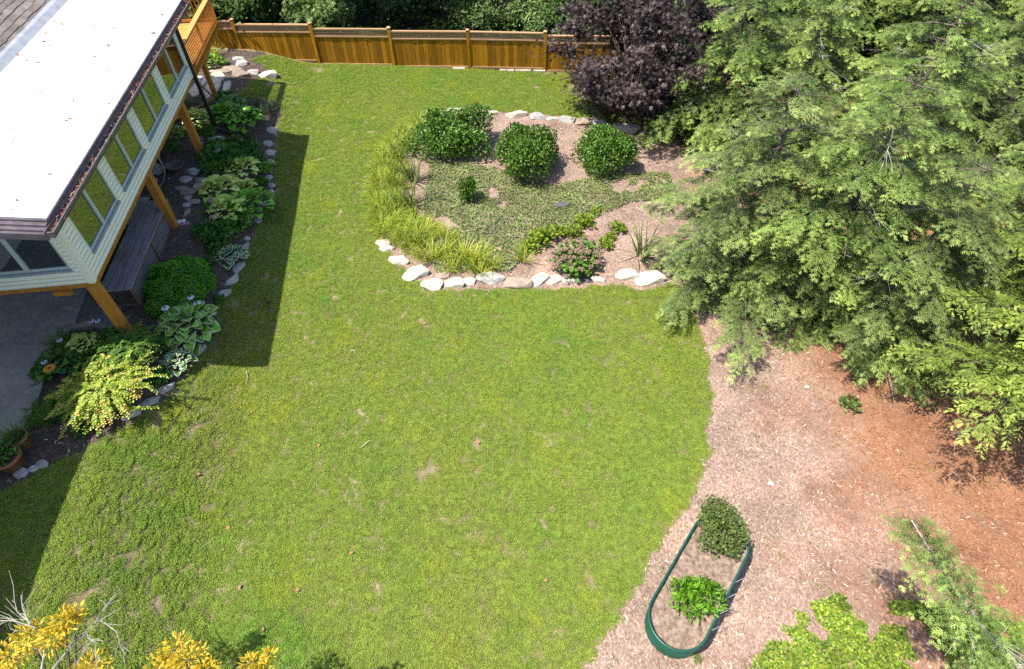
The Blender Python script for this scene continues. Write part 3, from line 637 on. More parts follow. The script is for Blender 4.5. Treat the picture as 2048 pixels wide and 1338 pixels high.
# ------------------------------------------------------------------ deck
deck = empty('deck', hw(-7.6, 19.78, 0), YAW)
tag(deck, 'orange stained wooden deck with baluster railing beyond the white roof', 'deck')
DL, DWD, FZ, RZ = 3.95, 3.6, 3.07, 3.92
for i in range(27):
    y = .02+i*.1465; MB().box(-DWD, -.04, y, y+.138, FZ-.035, FZ).build('floor_plank', MT['deck_wood'], deck)
MB().box(-.037, .0, 0, DL+.04, 2.85, FZ-.003).build('rim_joist', MT['orange_wood'], deck)
MB().box(-DWD, -.039, DL+.0, DL+.038, 2.85, FZ-.003).build('rim_joist', MT['orange_wood'], deck)
MB().box(-DWD, -.039, -.02, .018, 2.85, FZ-.003).build('rim_joist', MT['orange_wood'], deck)
for i in range(5): MB().box(-DWD, -.04, .6+i*.7, .64+i*.7, 2.87, FZ-.037).build('joist', MT['orange_wood'], deck)
MB().box(-.11, .055, -.05, DL+.06, RZ-.035, RZ).build('rail_cap', MT['deck_wood'], deck)
MB().box(-DWD, -.112, DL-.09, DL+.06, RZ-.035, RZ).build('rail_cap', MT['deck_wood'], deck)
for z in (FZ+.06, RZ-.11):
    MB().box(-.035, -.0, .0, DL, z, z+.07).build('rail', MT['orange_wood'], deck)
    MB().box(-DWD, -.1, DL-.035, DL, z, z+.07).build('rail', MT['orange_wood'], deck)
bme = MB().box(-.014, .014, -.014, .014, 0, RZ-.037-FZ+.14).mesh('baluster', MT['orange_wood'])
for i in range(29): link('baluster', bme, deck, (.018, .1+i*.133, FZ-.14))
for i in range(28): link('baluster', bme, deck, (-.2-i*.12, DL+.02, FZ-.14))
for yy in (.0, 1.95, DL-.05): MB().box(-.1, -.037, yy, yy+.09, FZ, RZ-.036).build('rail_post', MT['orange_wood'], deck)
for x, y in ((-.42, 2.2), (-2.8, 3.75)): MB().box(x-.07, x+.07, y-.07, y+.07, .55, 2.86).build('post', MT['orange_wood'], deck)
MB().beam((-.42, 2.13, 2.25), (-.12, 1.5, 2.86), .05, .09).build('brace', MT['orange_wood'], deck)
MB().beam((-.42, 2.27, 2.25), (-.12, 2.95, 2.86), .05, .09).build('brace', MT['orange_wood'], deck)
MB().beam((-.45, 2.0, 1.22), (-1.6, .35, 1.28), .12, .06).build('step_edge', MT['orange_wood'], deck)

# ------------------------------------------------------------------ fence
fence = empty('fence', FA, math.atan2(FD[1], FD[0])); tag(fence, 'brown stained board fence with lattice top at the back of the lawn', 'fence')
PS = [-6.2, -3.1, 0., 3.14, 6.3, 9.42, 12.5]
TOP = [(1.97, 1.95), (1.825, 1.80), (1.645, 1.615), (1.54, 1.515), (1.508, 1.44), (1.345, 1.31)]
rs = random.Random(4)
for i, s in enumerate(PS):
    zt = (TOP[i-1][1] if i > 0 else 2.0)+.055; zb = zt-1.85
    po = MB().box(s-.06, s+.06, -.075, .045, zb, zt).build('post', MT['fence_wood'], fence)
    MB().add([(s-.075, -.09, zt), (s+.075, -.09, zt), (s+.075, .06, zt), (s-.075, .06, zt), (s, -.015, zt+.05)], [(3, 2, 1, 0), (0, 1, 4), (1, 2, 4), (2, 3, 4), (3, 0, 4)]).build('cap', MT['fence_rail'], po)
def sl(name, mat, s0, s1, z0, z1, y0, y1, h, parent=fence):
    mb = MB(); mb.add([(s0, y0, z0-h), (s1, y0, z1-h), (s1, y1, z1-h), (s0, y1, z0-h), (s0, y0, z0), (s1, y0, z1), (s1, y1, z1), (s0, y1, z0)],
                      [(0, 3, 2, 1), (4, 5, 6, 7), (0, 1, 5, 4), (1, 2, 6, 5), (2, 3, 7, 6), (3, 0, 4, 7)]); return mb.build(name, mat, parent)
for i, (z0, z1) in enumerate(TOP):
    s0, s1 = PS[i]+.062, PS[i+1]-.062; f = lambda s: z0+(z1-z0)*(s-s0)/(s1-s0)
    sl('top_rail', MT['fence_rail'], s0, s1, z0, z1, -.07, .04, .04)
    for k in range(3): sl('lattice_slat', MT['fence_rail'], s0, s1, z0-.07-k*.075, z1-.07-k*.075, -.022, -.008, .032)
    mb = MB(); s = s0+.02
    while s < s1-.05:
        z = f(s); mb.box(s, s+.032, -.006, .008, z-.29, z-.042); s += .078
    tag(mb.build('lattice_strips', MT['fence_rail'], fence), kind='stuff')
    sl('middle_rail', MT['fence_rail'], s0, s1, z0-.282, z1-.282, -.065, .035, .045)
    sl('bottom_rail', MT['fence_rail'], s0, s1, z0-1.40, z1-1.40, -.06, .03, .075)
    nb = 17; bw = (s1-s0)/nb
    for k in range(nb):
        a, b = s0+k*bw+.005, s0+(k+1)*bw-.005+rs.uniform(-.005, .002); d = rs.uniform(-.006, .006)
        MB().box(a, b, -.03+d, -.008+d, f((a+b)/2)-1.40-.0, f((a+b)/2)-.3265).build('board', MT['fence_wood'], fence)
for s, l in ((7.55, .28), (7.85, .30), (8.2, .66), (8.95, .5), (5.6, .5)):
    p = FA+FD*s; z = float(zg(p[0], p[1])); o = MB().box(0, l, -.05, .05, 0, .05).build('paver_block', MT['stone_pale'], None, loc=(p[0], p[1]-.12, z+.0), rz=math.atan2(FD[1], FD[0]))
    tag(o, 'pale concrete block lying along the foot of the fence', 'block', 'pale blocks under the fence')

# ------------------------------------------------------------------ potting bench under the house edge
bench = empty('potting_bench', hw(-7.75, 11.45, 1.16), YAW); tag(bench, 'weathered dark plank bench with lattice sides under the house edge', 'bench')
for i in range(4): MB().box(-.76+i*.19, -.76+i*.19+.164, 0, 3.55, .56, .60).build('top_plank', MT['bench_wood'], bench)
for x, y in ((-.05, .08), (-.05, 3.45), (-.68, .08), (-.68, 3.45), (-.05, 1.76)): MB().box(x-.045, x+.045, y-.045, y+.045, -.25, .558).build('leg', MT['bench_frame'], bench)
for a in ((-.09, -.03, .13, 3.4), ): MB().box(-.085, -.045, .13, 3.4, .0, .06).build('bottom_rail', MT['bench_frame'], bench); MB().box(-.085, -.045, .13, 3.4, .49, .556).build('apron', MT['bench_frame'], bench)
MB().box(-.63, -.10, .06, .10, .0, .06).build('bottom_rail', MT['bench_frame'], bench)
mb = MB()
for k in range(41): y = .14+k*.08; mb.box(-.058, -.052, y, y+.03, .06, .49)
for k in range(6): mb.box(-.050, -.044, .13, 3.4, .08+k*.07, .108+k*.07)
tag(mb.build('side_lattice', MT['bench_wood'], bench), kind='stuff')
mb = MB()
for k in range(-4, 9):
    for sg, yy in ((1, .078), (-1, .088)):
        x0 = -.63+k*.1; a = np.array([x0, yy, .06]); b = np.array([x0+.43, yy, .49]) if sg > 0 else np.array([x0, yy, .49])
        if sg < 0: a = np.array([x0+.43, yy, .06])
        d = b-a; t0 = max(0, (min((-.63-a[0])/d[0], (-.1-a[0])/d[0]))); t1 = min(1, max((-.63-a[0])/d[0], (-.1-a[0])/d[0]))
        if t1 > t0+.05: mb.beam(a+d*t0, a+d*t1, .006, .025, up=(0, 1, 0))
tag(mb.build('end_lattice', MT['bench_frame'], bench), kind='stuff')

# ------------------------------------------------------------------ stones
def rock_mesh(seed, mat, flat=.62):
    r = random.Random(seed); bm = bmesh.new(); bmesh.ops.create_icosphere(bm, subdivisions=3, radius=.56)
    pl = [(Vector((r.gauss(0, 1), r.gauss(0, 1), r.gauss(0, .7))).normalized(), r.uniform(.30, .46)) for _ in range(13)]+[(Vector((r.uniform(-.2, .2), r.uniform(-.2, .2), 1)).normalized(), .36)]
    for v in bm.verts:
        for nrm, d in pl:
            k = v.co.dot(nrm)-d
            if k > 0: v.co -= nrm*k*.93
        v.co *= 1+.09*mnoise.noise(v.co*3.1+Vector((seed, 0, 0))); v.co.z *= flat
    me = bpy.data.meshes.new('stone'); bm.to_mesh(me); bm.free(); me.materials.append(mat); return me
ROCK = {k: [rock_mesh(s+10*i, MT['stone_'+k]) for s in range(1, 5)] for i, k in enumerate(('pale', 'grey', 'brown', 'dark'))}
RS = random.Random(21)
def stone(x, y, wpx, kind, label, group=None, asp=.7, name='stone', sink=.3, rz=None):
    p = gp(x, y); s = wpx*mpp(p)*1.22; me = RS.choice(ROCK[kind])
    o = link(name, me, None, (p[0], p[1], p[2]+s*.02), RS.uniform(-.35, .35) if rz is None else rz, (s, s*asp, s*RS.uniform(.5, .72)))
    return tag(o, label, 'stone', group)
GI = 'edging stones round the island bed'
for x, y, wp, k in [(768, 488, 30, 'pale'), (800, 522, 38, 'pale'), (830, 549, 50, 'pale'), (866, 569, 44, 'pale'), (908, 567, 40, 'pale'), (938, 563, 28, 'pale'), (1078, 561, 40, 'pale'),
                 (1107, 561, 34, 'pale'), (1136, 561, 27, 'pale'), (1155, 562, 17, 'pale'), (1197, 561, 26, 'pale'), (1252, 551, 42, 'pale')]:
    stone(x, y, wp, k, 'angular cream stone set in the front edging of the island bed', GI)
stone(982, 559, 52, 'grey', 'long grey stone in the front edging of the island bed', GI, .55)
stone(1033, 567, 50, 'brown', 'tan stone with rusty face in the front edging of the island bed', GI, .55)
stone(884, 551, 26, 'brown', 'small brown stone tucked behind the cream front edging', GI)
stone(1175, 561, 20, 'dark', 'small dark stone between cream stones below the sedum', GI)
stone(1297, 559, 58, 'pale', 'largest cream edging stone with a flat grey top', GI, .62, rz=0)
stone(1345, 541, 38, 'grey', 'rounded grey stone at the hemlock end of the edging', GI)
stone(775, 498, 26, 'pale', 'cream stone below the border grass at the bend of the edging', GI)
for x, y, wp in [(1035, 231, 40), (985, 227, 24), (1103, 238, 24)]: stone(x, y, wp, 'pale', 'low pale stone in the back edging of the island bed', GI, .5)
for x, y, wp in [(1075, 235, 36), (1133, 240, 38), (1200, 251, 40)]: stone(x, y, wp, 'grey', 'low grey stone in the back edging of the island bed', GI, .55)
stone(914, 225, 34, 'pale', 'rounded whitish stone behind the largest dark shrub', GI)
for x, y, wp in [(950, 227, 40), (1170, 245, 40)]: stone(x, y, wp, 'brown', 'reddish brown stone in the back edging of the island bed', GI, .5)
stone(1255, 259, 56, 'pale', 'long flat cream stone in the back edging by the purple maple', GI, .42, rz=-.12)
stone(1289, 268, 20, 'pale', 'small square cream stone closing the back edging', GI, .9)
stone(1127, 412, 36, 'dark', 'dark flat stone lying in the middle of the island bed', None, .55, rz=.1)
GH = 'stones edging the bed beside the house'
for x, y, wp in [(543, 262, 24), (536, 288, 22), (541, 306, 22), (540, 325, 18), (537, 356, 18), (542, 372, 18), (530, 408, 18), (515, 442, 18), (494, 478, 15), (427, 628, 14)]: stone(x, y, wp, 'grey', 'grey stone in the lawn edge of the house bed', GH)
stone(537, 388, 24, 'pale', 'white stone beside the green hosta', GH)
for x, y, a, w_ in [(487, 500, 1.3, 'above the white edged hosta'), (478, 537, 1.25, 'below the white edged hosta'), (463, 563, 1.1, 'level with the boxwood'), (446, 592, 1.05, 'just past the boxwood'), (412, 672, 1.2, 'beside the cream edged hosta'), (399, 703, 1.15, 'past the cream edged hosta'), (330, 780, .8, 'at the tip of the roof shadow'), (300, 806, .75, 'under the tips of the golden shrub'), (262, 832, .7, 'in front of the golden shrub')]:
    stone(x, y, 40, 'grey', 'long thin edging slab '+w_, GH, .32, rz=a)
GC = 'stones heaped in the house bed'
for x, y, wp, k in [(387, 343, 30, 'grey'), (371, 360, 26, 'grey'), (404, 362, 30, 'brown'), (396, 376, 24, 'grey'), (364, 377, 22, 'brown'), (378, 384, 28, 'brown'), (375, 396, 20, 'grey'), (384, 404, 24, 'brown'), (373, 411, 16, 'grey')]:
    stone(x, y, wp, k, 'shaded stone in the heap between the clay bowl and the pale hostas', GC)
stone(374, 425, 22, 'brown', 'upright brown stone below the stone heap', GC, .5, rz=1.4)
for x, y, wp, k in [(424, 283, 22, 'grey'), (412, 296, 14, 'grey'), (440, 280, 26, 'pale'), (400, 278, 18, 'grey')]: stone(x, y, wp, k, 'stone lying near the foot of the downspout', GC)
stone(404, 292, 20, 'brown', 'narrow upright stone near the foot of the downspout', GC, .4, rz=1.5)
GD = 'rocks by the deck and fence'
for x, y, wp, k, l in [(478, 118, 20, 'pale', 'slim pale rock leaning by the fence step'), (484, 128, 28, 'grey', 'round grey rock by the fence step'), (468, 140, 36, 'brown', 'broad brown rock behind the flagstones'),
                       (447, 143, 28, 'brown', 'rounded tan rock behind the flagstones'), (479, 150, 36, 'brown', 'long tan rock at the edge of the lawn'), (507, 145, 26, 'grey', 'whitish grey rock at the edge of the lawn'),
                       (535, 152, 38, 'pale', 'flat white rock lying out on the lawn'), (425, 143, 14, 'grey', 'small grey rock next to the deck post')]: stone(x, y, wp, k, l, GD, .6)
for x, y, wp in [(42, 947, 30), (84, 930, 26), (68, 938, 20)]: stone(x, y, wp, 'grey', 'grey stone below the terracotta pots', 'stones by the pots')
for x, y, wp in [(150, 652, 24), (172, 648, 26), (198, 650, 22)]: stone(x, y, wp, 'brown', 'brown stone at the end of the gravel strip', 'stones by the gravel')

# ------------------------------------------------------------------ plant builders (return a mesh centred at its base)
MESH = {}
def clump_blades(key, n, length, width, spread, lean, bend, mat, seed, seg=3):
    if key in MESH: return MESH[key]
    g = np.random.default_rng(seed); fb = FB(); a = g.uniform(0, 6.28, n); q = spread*np.sqrt(g.random(n))
    base = np.stack([q*np.cos(a), q*np.sin(a), 0*a-.02], 1); az = a+g.normal(0, .6, n)
    blades(fb, base, az, g.uniform(.55, 1.1, n)*length, width, g.uniform(.02, lean, n), g.uniform(.4, bend, n), g.random(n), seg=seg)
    MESH[key] = fb.mesh(key, LF[mat]); return MESH[key]
def shrub_mesh(key, n, leaf, mat, seed, lobes=7, shape=(1, 1, .8), wid=.8, tpl=T_OVAL, fill=.35, core=True):
    """leafy dome of unit radius: leaves through a lumpy shell, outward facing"""
    if key in MESH: return MESH[key]
    g = np.random.default_rng(seed); fb = FB()
    lc = [(np.array([0, 0, .42]), .56)]
    for i in range(lobes):
        a = 6.283*i/lobes+g.uniform(-.3, .3); e = g.uniform(.0, .66); lc.append((np.array([math.cos(a)*.56*(1-e*.5), math.sin(a)*.56*(1-e*.5), .26+e*.56]), g.uniform(.20, .46)))
    for i in range(9):
        d_ = rdir(1, g)[0]; d_[2] = abs(d_[2]); lc.append((np.array([0, 0, .35])+d_*np.array([.72, .72, .55]), g.uniform(.12, .2)))
    vol = np.array([r**2 for _, r in lc]); pick = g.choice(len(lc), n, p=vol/vol.sum()); d = rdir(n, g); d[:, 2] = np.where(d[:, 2] < -.55, -d[:, 2], d[:, 2])
    C_ = np.array([c for c, _ in lc])[pick]; R_ = np.array([r for _, r in lc])[pick]
    dep = np.where(g.random(n) < fill, g.uniform(.5, .95, n), g.uniform(.93, 1.06, n))
    P = C_+d*(R_*dep)[:, None]; k = P[:, 2] > .02; P, d, dep = P[k], d[k], dep[k]
    q_ = P-np.array([0, 0, .35]); a_ = np.arctan2(q_[:, 1], q_[:, 0]); e_ = np.arctan2(q_[:, 2], np.hypot(q_[:, 0], q_[:, 1])+1e-6); ph = g.uniform(0, 6.28, 4)
    f_ = 1+.13*np.sin(2*a_+ph[0])*np.cos(e_*1.3)+.09*np.sin(3*a_+2*e_+ph[1])+.07*np.sin(5*a_+ph[2])*np.sin(3*e_+ph[3]); P = q_*f_[:, None]+np.array([0, 0, .35]); P[:, 2] = np.maximum(P[:, 2], .015)
    P = P*np.array(shape); m = len(P); X = norm(d*.7+rdir(m, g)*.8+np.array([0, 0, .35])); N = norm(d+rdir(m, g)*.55+np.array([0, 0, .3]))
    fb.inst(tpl, P, X, N, leaf*g.uniform(.7, 1.25, m), np.clip(g.random(m)*.7+.3*(dep-.5)*1.2, 0, 1), wid=wid)
    MESH[key] = fb.mesh(key, LF[mat]); return MESH[key]
def hosta_leaf(rows=6, edge=True):
    V = []; Q = []; I = []; cols = (-1, -.70, 0, .70, 1)
    for i in range(rows+1):
        t = i/rows; wd = .36*math.sin(math.pi*min(1, t**.72*.97+.03))**.8+.012; x = .30+.70*t; z = .34*math.sin(x*2.1)-.16*t*t
        for c in cols: V.append((x*(1-.10*t), c*wd, z+.10*abs(c)*wd*2.2-.05*c*c))
    for i in range(rows):
        for j in range(4):
            Q.append((i*5+j, (i+1)*5+j, (i+1)*5+j+1, i*5+j+1)); I.append(1 if edge and j in (0, 3) else 0)
    k = len(V); V += [(0, .012, 0), (0, -.012, 0), (.31, .02, .20), (.31, -.02, .20)]; Q.append((k, k+2, k+3, k+1)); I.append(0)
    return T(V, Q, np.zeros(len(Q)), np.array(I))
HL_ = hosta_leaf()
def hosta_mesh(key, n, mats, seed, wid=1., up=.9):
    if key in MESH: return MESH[key]
    g = np.random.default_rng(seed); fb = FB(); t = (np.arange(n)+.5)/n; az = np.arange(n)*2.39996+g.normal(0, .25, n)
    el = up*(1-t**.8)+g.normal(0, .14, n)-.02
    X = np.stack([np.cos(az)*np.cos(el), np.sin(az)*np.cos(el), np.sin(el)], 1); N = norm(np.array([0, 0, 1.])+.25*rdir(n, g)-X*.1)
    rr_ = .50*np.sqrt(t)*g.uniform(.8, 1.15, n); O = np.stack([rr_*np.cos(az), rr_*np.sin(az), .10+.34*(1-t)+g.normal(0, .03, n)], 1); az = az+g.normal(0, .3, n)
    fb.inst(HL_, O, X, N, (.40+.14*t)*g.uniform(.8, 1.15, n), g.random(n), wid=wid*g.uniform(.75, 1., n))
    MESH[key] = fb.mesh(key, mats); return MESH[key]
def fern_mesh(key, n, seed):
    if key in MESH: return MESH[key]
    g = np.random.default_rng(seed); fb = FB(); az = np.arange(n)*2.4+g.normal(0, .3, n); el = g.uniform(.25, 1., n)
    X = np.stack([np.cos(az)*np.cos(el), np.sin(az)*np.cos(el), np.sin(el)], 1)
    fb.inst(FERN, np.zeros((n, 3)), X, np.tile(np.array([0, 0, 1.]), (n, 1))-X*.3, g.uniform(.7, 1.1, n), g.random(n)*.8)
    MESH[key] = fb.mesh(key, LF['fern']); return MESH[key]
def plant(name, me, x, y, size, label, cat='plant', group=None, part='foliage', stem=True, rz=None, hz=1., off=True):
    """size: radius in metres; x, y photo pixel of the base"""
    p = gp(x, y); root = empty(name, p, RS.uniform(0, 6.28) if rz is None else rz); tag(root, label, cat, group)
    o = link(part, me, root, (0, 0, 0), 0, (size, size, size*hz))
    if stem:
        mb = MB(); mb.tube([(0, 0, -.05), (size*.02, 0, size*.35*hz)], [.02+.02*size, .012], 5); mb.build('stem', MT['bark'], root)
    return root
def R(px, x, y): return px*mpp(gp(x, y))
# island bed shrubs
for i, (x, y, rx, hz, l) in enumerate([(912, 298, 88, .92, 'widest glossy dark green shrub, beside the border grass'), (1055, 345, 76, 1.2, 'tall rounded glossy dark green shrub in the middle of the row'), (1207, 335, 72, 1.08, 'glossy dark green shrub at the hemlock end of the row')]):
    plant('evergreen_shrub', shrub_mesh('laurel%d' % i, 11000, .06, 'laurel', 30+i, 13, (1, .82 if i == 0 else .95, .95), .75, fill=.4), x, y, R(rx, x, y), l, 'shrub', 'dark evergreen shrubs in the island bed', 'crown', rz=i*.1, hz=hz)
plant('evergreen_shrub', shrub_mesh('laurel9', 1000, .16, 'laurel', 44, 5, (.8, .8, 1.25), .8, fill=.5), 940, 402, R(27, 940, 400), 'small young glossy shrub standing alone in the ground cover', 'shrub', 'dark evergreen shrubs in the island bed', 'crown', hz=1.5)
# border grass
g = np.random.default_rng(77); LB = 'clump of arching yellow green border grass edging the island bed'
lp = [(838, 250), (818, 262), (805, 275), (792, 288), (780, 303), (800, 300), (772, 322), (790, 322), (766, 343), (782, 345), (762, 365), (778, 370), (760, 388), (776, 395), (760, 412), (775, 420), (792, 410),
      (762, 436), (778, 445), (797, 436), (768, 460), (786, 470), (806, 460), (826, 448), (808, 484), (828, 474), (850, 462), (800, 348), (798, 376), (830, 496), (814, 420), (846, 484), (856, 272), (822, 286)]
for i, (x, y) in enumerate(lp):
    plant('border_grass', clump_blades('lirio%d' % (i % 4), 190, .52, .022, .26, .95, 1.6, 'lirio', 50+i % 4), x, y, .92+.2*g.random(), LB, 'plant', 'border grass clumps', 'blades', stem=False)
for i, (x, y, s) in enumerate([(866, 522, 1.), (890, 505, .9), (905, 540, .85), (940, 528, 1.05), (962, 520, 1.05), (925, 515, 1.), (848, 520, .8), (985, 535, .8), (958, 548, .8)]):
    plant('daylily', clump_blades('daylily%d' % (i % 3), 60, .75, .030, .13, .6, 1.3, 'daylily', 60+i % 3), x, y, s, 'bright yellow green daylily clump '+['behind the corner cream stones', 'beside the ground cover edge', 'just inside the front cream stones', 'in the thick of the front row', 'toward the long grey stone', 'in the middle of the daylily bed', 'meeting the border grass', 'behind the long grey stone', 'touching the long grey stone'][i], 'plant', 'daylily clumps', 'blades', stem=False)
plant('daylily', clump_blades('daylily1', 60, .75, .03, .13, .6, 1.3, 'daylily', 61), 1048, 522, .9, 'yellow green daylily clump beside the sedum', 'plant', 'daylily clumps', 'blades', stem=False)
for i, (x, y, s) in enumerate([(895, 478, .8), (880, 470, .6)]): plant('daylily', clump_blades('daylily2', 60, .75, .03, .13, .6, 1.3, 'daylily', 62), x, y, s, 'thin upright daylily tuft at the edge of the ground cover', 'plant', 'daylily clumps', 'blades', stem=False)
for x, y, s, l in [(828, 362, 1.3, 'upright grey green iris clump behind the border grass, nearer the dark shrubs'), (822, 410, 1.25, 'upright grey green iris clump beside the ground cover'), (797, 318, .8, 'iris with drying tan leaves in the border grass'), (1284, 515, 1.3, 'spiky iris clump on bare mulch near the hemlock')]:
    plant('iris', clump_blades('iris%d' % int(x % 2), 46, .9, .045, .10, .8, .7, 'iris', 70+x % 2), x, y, s, l, 'plant', 'iris clumps', 'blades', stem=False)
# sedum with dusty pink heads
def sedum():
    g = np.random.default_rng(81); fb = FB(); n = 90; a = g.uniform(0, 6.28, n); q = np.sqrt(g.random(n)); tip = np.stack([q*np.cos(a), q*np.sin(a)*.75, .55-.25*q*q+g.normal(0, .05, n)], 1)
    for i in range(n):
        m = 16; t = g.uniform(.35, 1, m); P = tip[i]*t[:, None]*np.array([1, 1, 1]); d = rdir(m, g)
        fb.inst(T_OVAL, P, norm(d+np.array([0, 0, .2])), norm(np.array([0, 0, 1.])+.5*d), g.uniform(.10, .17, m), g.random(m)*.8+.1*t, wid=.85)
        if g.random() < .42:
            m = 26; P = tip[i]+np.stack([g.normal(0, .05, m), g.normal(0, .05, m), .04+g.normal(0, .015, m)], 1); fb.inst(T_DIA, P, rdir(m, g), np.array([0, 0, 1.])+.3*rdir(m, g), .045, g.random(m), mi=1)
    return fb.mesh('sedum', [LF['sedum'], LF['sedum_head']])
plant('sedum', sedum(), 1150, 530, R(66, 1150, 520), 'bushy green sedum with dusty pink flower heads', 'plant')
for x, y, r, w_ in [(1172, 450, 24, 'behind the sedum'), (1232, 462, 20, 'on bare mulch toward the iris'), (1208, 492, 20, 'between the sedum and the iris'), (1085, 485, 30, 'on the daylily side of the sedum'), (1062, 500, 24, 'against the lone daylily'), (1150, 470, 22, 'touching the back of the sedum'), (1190, 425, 13, 'nearest the dark flat stone'), (1222, 478, 14, 'squeezed between two larger ones'), (1110, 470, 22, 'at the edge of the ground cover')]:
    plant('yellow_perennial', shrub_mesh('perennial', 180, .32, 'weed', 83, 4, (1, 1, .8), .7, fill=.6), x, y, R(r, x, y), 'low yellow green perennial '+w_, 'plant', 'yellow green perennials', stem=False)
# ground cover of the island bed
cov = np.concatenate([W([(858, 322), (985, 335), (1110, 372), (1210, 350), (1335, 345), (1360, 400), (1260, 405), (1210, 430), (1130, 460), (1060, 500), (1020, 545), (870, 548), (860, 470), (845, 420)])])
def poly_points(poly, n, g):
    lo, hi = poly.min(0), poly.max(0); P = lo+(hi-lo)*g.random((n, 2)); P = P[inside(poly, P[:, 0], P[:, 1])]; return np.concatenate([P, zg(P[:, 0], P[:, 1])[:, None]], 1)
def noise2(P, s, o=0.): return np.array([mnoise.noise(Vector((x*s+o, y*s, o))) for x, y in P[:, :2]])
def leafy_stuff(name, mat, P, size, label, cat, hgt=.06, wid=.8, g=np.random.default_rng(5), tpl=T_OVAL):
    n = len(P); P = P.copy(); P[:, 2] += g.uniform(.005, hgt, n); az = g.uniform(0, 6.28, n); fb = FB()
    fb.inst(tpl, P, np.stack([np.cos(az), np.sin(az), g.uniform(-.2, .6, n)], 1), np.array([0, 0, 1.])+.55*rdir(n, g), size*g.uniform(.6, 1.3, n), g.random(n), wid=wid)
    return tag(fb.build(name, mat), label, cat, kind='stuff')
g = np.random.default_rng(15); P = poly_points(cov, 44000, g); k = noise2(P, .9)+.45*noise2(P, 3.) > -.5; P = P[k]
leafy_stuff('ground_cover', LF['cover'], P, .052, 'low grey green ground cover spreading under the dark shrubs', 'ground cover', .10, g=g)
P = zone_points(1, 60000, -4, 13, 1.5, 22, g); k = (noise2(P, 1.3, 4.) > .34) & (noise2(P, 4.5, 2.) > .12); P = P[k]
leafy_stuff('mulch_weeds', LF['weed'], P, .05, 'sparse green weeds sprouting through the mulch', 'weeds', .05, .4, g)
P = []
for x, y, r in [(1362, 735, 42), (1345, 640, 34), (1325, 600, 26), (1112, 1010, 44), (1185, 965, 16), (1375, 800, 24), (1290, 1095, 26), (1240, 1180, 22), (1100, 715, 16), (1010, 230, 14), (600, 150, 24)]:
    c = gp(x, y); rr = r*mpp(c); m = int(520*rr*rr*3.1)+20; q = g.normal(0, .5, (m, 2))*rr; q = c[:2]+q; q = q[zone(q[:, 0], q[:, 1]) == 0]; P.append(np.concatenate([q, zg(q[:, 0], q[:, 1])[:, None]+.012], 1))
leafy_stuff('lawn_weeds', LF['weed'], np.concatenate(P), .05, 'coarse yellow green weed grass growing in the lawn', 'weeds', .045, .22, g)
vp = W([(1490, 1345), (1545, 1275), (1600, 1215), (1680, 1190), (1740, 1215), (1800, 1200), (1880, 1215), (1950, 1240), (2060, 1250), (2080, 1400), (1490, 1400)])
P = poly_points(vp, 22000, g); k = noise2(P, 1.3, 7.)+.6*noise2(P, 3.6, 1.) > -.22; P = P[k]
leafy_stuff('vine_patch', LF['vine'], P, .052, 'bright yellow green vines sprawling over the mulch', 'vines', .13, .95, g)
# under the evergreens, where little light reaches
for x, y, r in [(1700, 812, 26), (1395, 1320, 12)]:
    plant('seedling', shrub_mesh('seedling', 120, .34, 'cover', 85, 4, (1, 1, .5), .7, fill=.6), x, y, R(r, x, y), 'small green seedling growing on the orange mulch' if x > 1500 else 'small weed tuft growing beside the raised planter', 'plant', None, stem=False)

# ------------------------------------------------------------------ house bed plants
PALE = [LF['hosta_pale'], LF['hosta_pale']]; GREEN = [LF['hosta_green'], LF['hosta_green']]; VARI = [LF['hosta_dark'], LF['hosta_edge']]; VARC = [LF['hosta_green'], LF['hosta_cream']]; DARK = [LF['hosta_dark'], LF['hosta_dark']]
HG = 'hostas in the house bed'
for i, (x, y, r, mats, k, l) in enumerate([
    (487, 346, 40, PALE, 'hp', 'pale chartreuse hosta beside the pink flowers'), (444, 388, 47, PALE, 'hp', 'largest pale chartreuse hosta next to the stone heap'), (458, 428, 44, PALE, 'hp2', 'pale whitish hosta drooping over the coneflowers'),
    (495, 380, 26, PALE, 'hp2', 'small pale hosta behind the bright green hosta'), (508, 420, 50, GREEN, 'hg', 'bright green hosta by the white edging stone'), (462, 520, 36, VARI, 'hv', 'dark hosta with crisp white leaf margins beside the round boxwood'),
    (382, 662, 66, VARC, 'hc', 'large green hosta with cream margins below the boxwood'), (358, 730, 38, VARI, 'hv', 'white edged hosta in the shade of the golden shrub'), (397, 244, 32, PALE, 'hp', 'pale hosta standing behind the downspout'),
    (455, 243, 44, GREEN, 'hg2', 'green hosta beside the elbow of the downspout'), (492, 252, 44, GREEN, 'hg', 'green hosta near the pale edging stones by the deck shadow'), (466, 222, 36, DARK, 'hd', 'dark hosta between the mondo grass and the downspout'), (348, 272, 26, GREEN, 'hg2', 'shaded hosta under the beam by the wooden post'),
    (112, 735, 42, DARK, 'hd', 'blue green hosta at the patio edge'), (168, 695, 34, PALE, 'hp2', 'yellow hosta by the end of the gravel'), (135, 700, 26, DARK, 'hd2', 'dark hosta with pale flowers beside the yellow hosta'), (430, 132, 26, [LF['planter_green'], LF['planter_green']], 'hb', 'sunlit bright green hosta at the deck post')]):
    plant('hosta', hosta_mesh(k, 72 if k != 'hc' else 120, mats, 90+len(k)*3+ord(k[-1]), 1. if k[:2] != 'hd' else 1.2), x, y, R(r, x, y)*1.05, l, 'hosta', HG, 'leaves', stem=False)
plant('ornamental_grass', clump_blades('brightgrass', 70, .6, .02, .08, .6, 1.3, 'daylily', 66), 432, 112, 1.0, 'bright grass tuft against the fence by the deck', 'plant', None, 'blades', stem=False)
